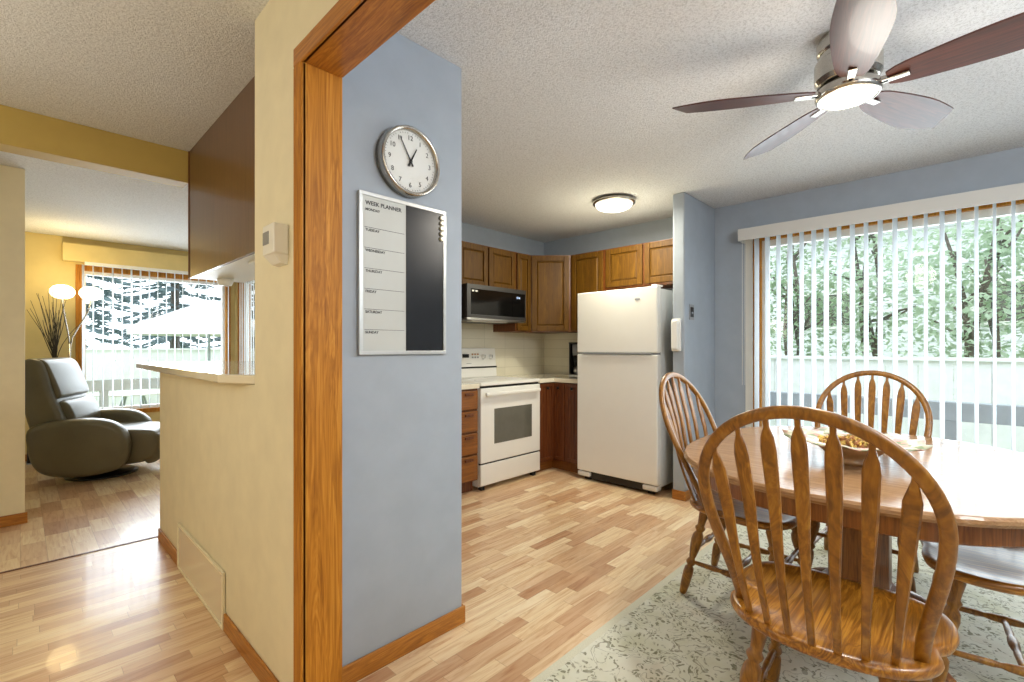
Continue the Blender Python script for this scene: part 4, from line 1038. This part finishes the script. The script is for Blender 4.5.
# patio table and chairs seen low through the living room blind
c = thing('patio_table', 'round pale patio table outside the living room window', 'table', (1.3, 9.9, GZ))
bm = bmesh.new(); lathe(bm, [(0, 0.70), (0.55, 0.70), (0.56, 0.72), (0, 0.73)], 32); finish('tabletop', bm, 'canopy', c)
for k in range(4):
    a = R(45 + 90 * k); bm = bmesh.new(); tube(bm, [(0.15 * math.cos(a), 0.15 * math.sin(a), 0.70), (0.25 * math.cos(a), 0.25 * math.sin(a), 0.4), (0.42 * math.cos(a), 0.42 * math.sin(a), 0.0)], 0.015, 8, up=(1, 0.1, 0)); finish('leg', bm, 'rail', c)
def patio_chair(label, loc, rz):
    c = thing('patio_chair', label, 'chair', loc, rz, 'patio chairs outside the living room window')
    bm = bmesh.new()
    for k in range(6): tube(bm, [(-0.2 + 0.08 * k, -0.2, 0.42), (-0.2 + 0.08 * k, 0.0, 0.415), (-0.2 + 0.08 * k, 0.22, 0.42)], 0.012, 6, up=(0, 0, 1))
    tube(bm, [(-0.22, -0.2, 0.42), (0, -0.2, 0.42), (0.22, -0.2, 0.42)], 0.014, 6); tube(bm, [(-0.22, 0.22, 0.42), (0, 0.22, 0.42), (0.22, 0.22, 0.42)], 0.014, 6)
    finish('seat', bm, 'rail', c)
    bm = bmesh.new()
    tube(bm, [(-0.22, 0.22, 0.42), (-0.22, 0.27, 0.7), (-0.18, 0.30, 0.86), (0, 0.31, 0.90), (0.18, 0.30, 0.86), (0.22, 0.27, 0.7), (0.22, 0.22, 0.42)], 0.014, 8, up=(0, 1, 0))
    for k in range(5): tube(bm, [(-0.14 + 0.07 * k, 0.23, 0.42), (-0.14 + 0.07 * k, 0.27, 0.65), (-0.14 + 0.07 * k, 0.305, 0.88)], 0.007, 6, up=(0, 1, 0))
    finish('backrest', bm, 'rail', c)
    for sx in (-1, 1):
        for sy in (-0.2, 0.22):
            bm = bmesh.new(); tube(bm, [(sx * 0.21, sy, 0.42), (sx * 0.22, sy * 1.05, 0.2), (sx * 0.23, sy * 1.15, 0)], 0.013, 8, up=(0, 1, 0)); finish('leg', bm, 'rail', c)
    return c
patio_chair('pale metal patio chair left of the round patio table', (0.45, 9.7, GZ), R(90))
patio_chair('pale metal patio chair right of the round patio table', (2.15, 9.75, GZ), R(-90))

# neighbouring house
c = thing('house', 'pale sided neighbouring house behind the trees outside the dining window', 'house', (13.5, 1.0, GZ))
bm = bmesh.new()
for i in range(22): 
    z = i * 0.2
    vs = bx(bm, -0.02, 0.3, -6, 5.5, z, z + 0.195)
    for v in vs:
        if v.co.x < 0 and v.co.z > z + 0.1: v.co.x = 0.0
finish('walls', bm, 'siding', c)
bm = bmesh.new(); vs = [bm.verts.new(p) for p in ((-0.5, -6.4, 4.35), (-0.5, 5.9, 4.35), (3.5, 5.9, 6.2), (3.5, -6.4, 6.2), (-0.5, -6.4, 4.5), (-0.5, 5.9, 4.5), (3.5, 5.9, 6.35), (3.5, -6.4, 6.35))]
for f in ((0, 3, 2, 1), (4, 5, 6, 7), (0, 1, 5, 4), (1, 2, 6, 5), (2, 3, 7, 6), (3, 0, 4, 7)): bm.faces.new([vs[i] for i in f])
finish('roof', bm, 'roof', c)
for y in (-1.6, 1.4):
    w = boxes('window', [(-0.06, 0.0, y - 0.55, y + 0.55, 1.9, 1.98), (-0.06, 0.0, y - 0.55, y + 0.55, 2.72, 2.8), (-0.06, 0.0, y - 0.55, y - 0.48, 1.98, 2.72), (-0.06, 0.0, y + 0.48, y + 0.55, 1.98, 2.72)], 'white_trim', c)
    box('pane', (-0.04, -0.021, y - 0.48, y + 0.48, 1.98, 2.72), 'oven_glass', w)

# trees
def tree(name, label, loc, height, spread, base_h, leaf_mat, nleaf, lsize, trunks=3, seed=1, cat='tree', group=None, droop=0.0):
    rnd = random.Random(seed)
    c = thing(name, label, cat, loc, 0, group)
    bm = bmesh.new(); tips = []
    for t in range(trunks):
        a = rnd.uniform(0, 2 * PI); lean = rnd.uniform(0.15, 0.45) * spread
        pts = []
        for i in range(7):
            u = i / 6; pts.append((math.cos(a) * lean * u + 0.09 * math.sin(u * 6 + t), math.sin(a) * lean * u + 0.09 * math.cos(u * 5 + t * 2), height * 0.85 * u))
        tube(bm, pts, lambda k: 0.06 * (1 - k / 8), 7, up=(1, 0.3, 0)); tips += pts[3:]
        for b in range(3):
            p = pts[3 + b % 3]; q = (p[0] + rnd.uniform(-0.7, 0.7) * spread * 0.8, p[1] + rnd.uniform(-0.7, 0.7) * spread * 0.8, p[2] + rnd.uniform(0.2, 0.7))
            m = tuple((p[i] + q[i]) / 2 + rnd.uniform(-0.08, 0.08) for i in range(3)); tube(bm, [p, m, q], lambda k: 0.026 - 0.007 * k, 5, up=(0.1, 1, 0)); tips.append(q)
    finish('trunk', bm, 'bark', c, smooth=True)
    bm = bmesh.new()
    clumps = [(rnd.uniform(-1, 1) * spread, rnd.uniform(-1, 1) * spread, base_h + (height - base_h) * rnd.random()) for _ in range(26)] + [tuple(t) for t in tips if t[2] > base_h * 0.8]
    for i in range(nleaf):
        k = rnd.choice(clumps); g = 0.3 * spread + 0.12
        p = Vector((k[0] + rnd.gauss(0, g * 0.6), k[1] + rnd.gauss(0, g * 0.6), max(base_h * 0.5, k[2] + rnd.gauss(0, g * 0.5))))
        d = Vector((rnd.uniform(-1, 1), rnd.uniform(-1, 1), rnd.uniform(-0.8, 0.3))).normalized(); s = d.cross(Vector((rnd.uniform(-.5, .5), rnd.uniform(-.5, .5), 1))).normalized()
        L = lsize * rnd.uniform(0.6, 1.3)
        bm.faces.new([bm.verts.new(v) for v in (p, p + d * L * 0.5 + s * L * 0.28, p + d * L, p + d * L * 0.5 - s * L * 0.28)])
    finish('foliage', bm, leaf_mat, c)
    return c
G1 = 'leafy trees beyond the white fence'
names = ['bushy green tree beyond the fence at the left end of the dining window', 'multi-stemmed green tree beyond the fence, second from the left in the dining window',
         'green tree beyond the fence behind the middle of the dining window', 'pale green tree beyond the fence, right of the window middle',
         'broad green tree beyond the fence at the right edge of the photo', 'dark green tree farther right beyond the fence']
for i, (x, y, h, sp, m) in enumerate(((9.0, 3.3, 4.2, 1.0, 'leaf_a'), (8.6, 1.9, 4.0, 0.9, 'leaf_a'), (9.3, 1.0, 4.4, 1.0, 'leaf_b'), (8.5, -0.1, 3.6, 0.85, 'leaf_b'), (9.2, -1.2, 4.6, 1.1, 'leaf_a'), (8.8, -2.6, 4.2, 1.0, 'leaf_a'))):
    tree('leafy_tree', names[i], (x, y, GZ), h, sp, 1.0, m, 3000, 0.10, 3, 10 + i, 'tree', G1)

def conifer(label, loc, h, r, seed):
    rnd = random.Random(seed)
    c = thing('conifer', label, 'tree', loc, 0, 'blue-green conifers beyond the living room window')
    bm = bmesh.new(); tube(bm, [(0, 0, 0), (0.02, 0, h * 0.5), (0, 0, h * 0.97)], lambda k: 0.14 - 0.06 * k, 8, up=(1, 0, 0)); finish('trunk', bm, 'bark', c, smooth=True)
    bm = bmesh.new()
    for i in range(300):
        u = rnd.random() ** 0.8; z = 1.3 + (h - 1.4) * u; L = r * (1 - u * 0.9) * rnd.uniform(0.7, 1.05); a = rnd.uniform(0, 2 * PI)
        d = Vector((math.cos(a), math.sin(a), -0.22)); o_ = Vector((0, 0, z))
        for j in range(30):
            t = rnd.uniform(0.15, 1); p = o_ + d * L * t
            s = Vector((-math.sin(a), math.cos(a), rnd.uniform(-0.5, 0.1))) * rnd.choice((-1, 1)); e = p + (s * 0.6 + d * 0.55).normalized() * rnd.uniform(0.12, 0.30) * (1.2 - 0.5 * t)
            w = Vector((rnd.uniform(-1, 1), rnd.uniform(-1, 1), 1)).normalized() * 0.035
            bm.faces.new([bm.verts.new(v) for v in (p - w, e - w * 0.3, e + w * 0.3, p + w)])
    finish('foliage', bm, 'needle', c)
for i, (x, y, h, r) in enumerate(((0.9, 15.0, 8.5, 1.7), (3.0, 16.0, 9.5, 1.8), (5.2, 15.5, 9.0, 1.8), (-1.2, 15.6, 9.0, 1.7), (7.5, 16.0, 9.0, 1.8))):
    conifer(['conifer seen in the left part of the living room window', 'conifer behind the parasol peak outside the living room window', 'conifer at the right end of the living room window', 'conifer hidden mostly left of the living room window', 'conifer seen through the side window under the hanging cabinet'][i], (x, y, GZ), h, r, 40 + i)
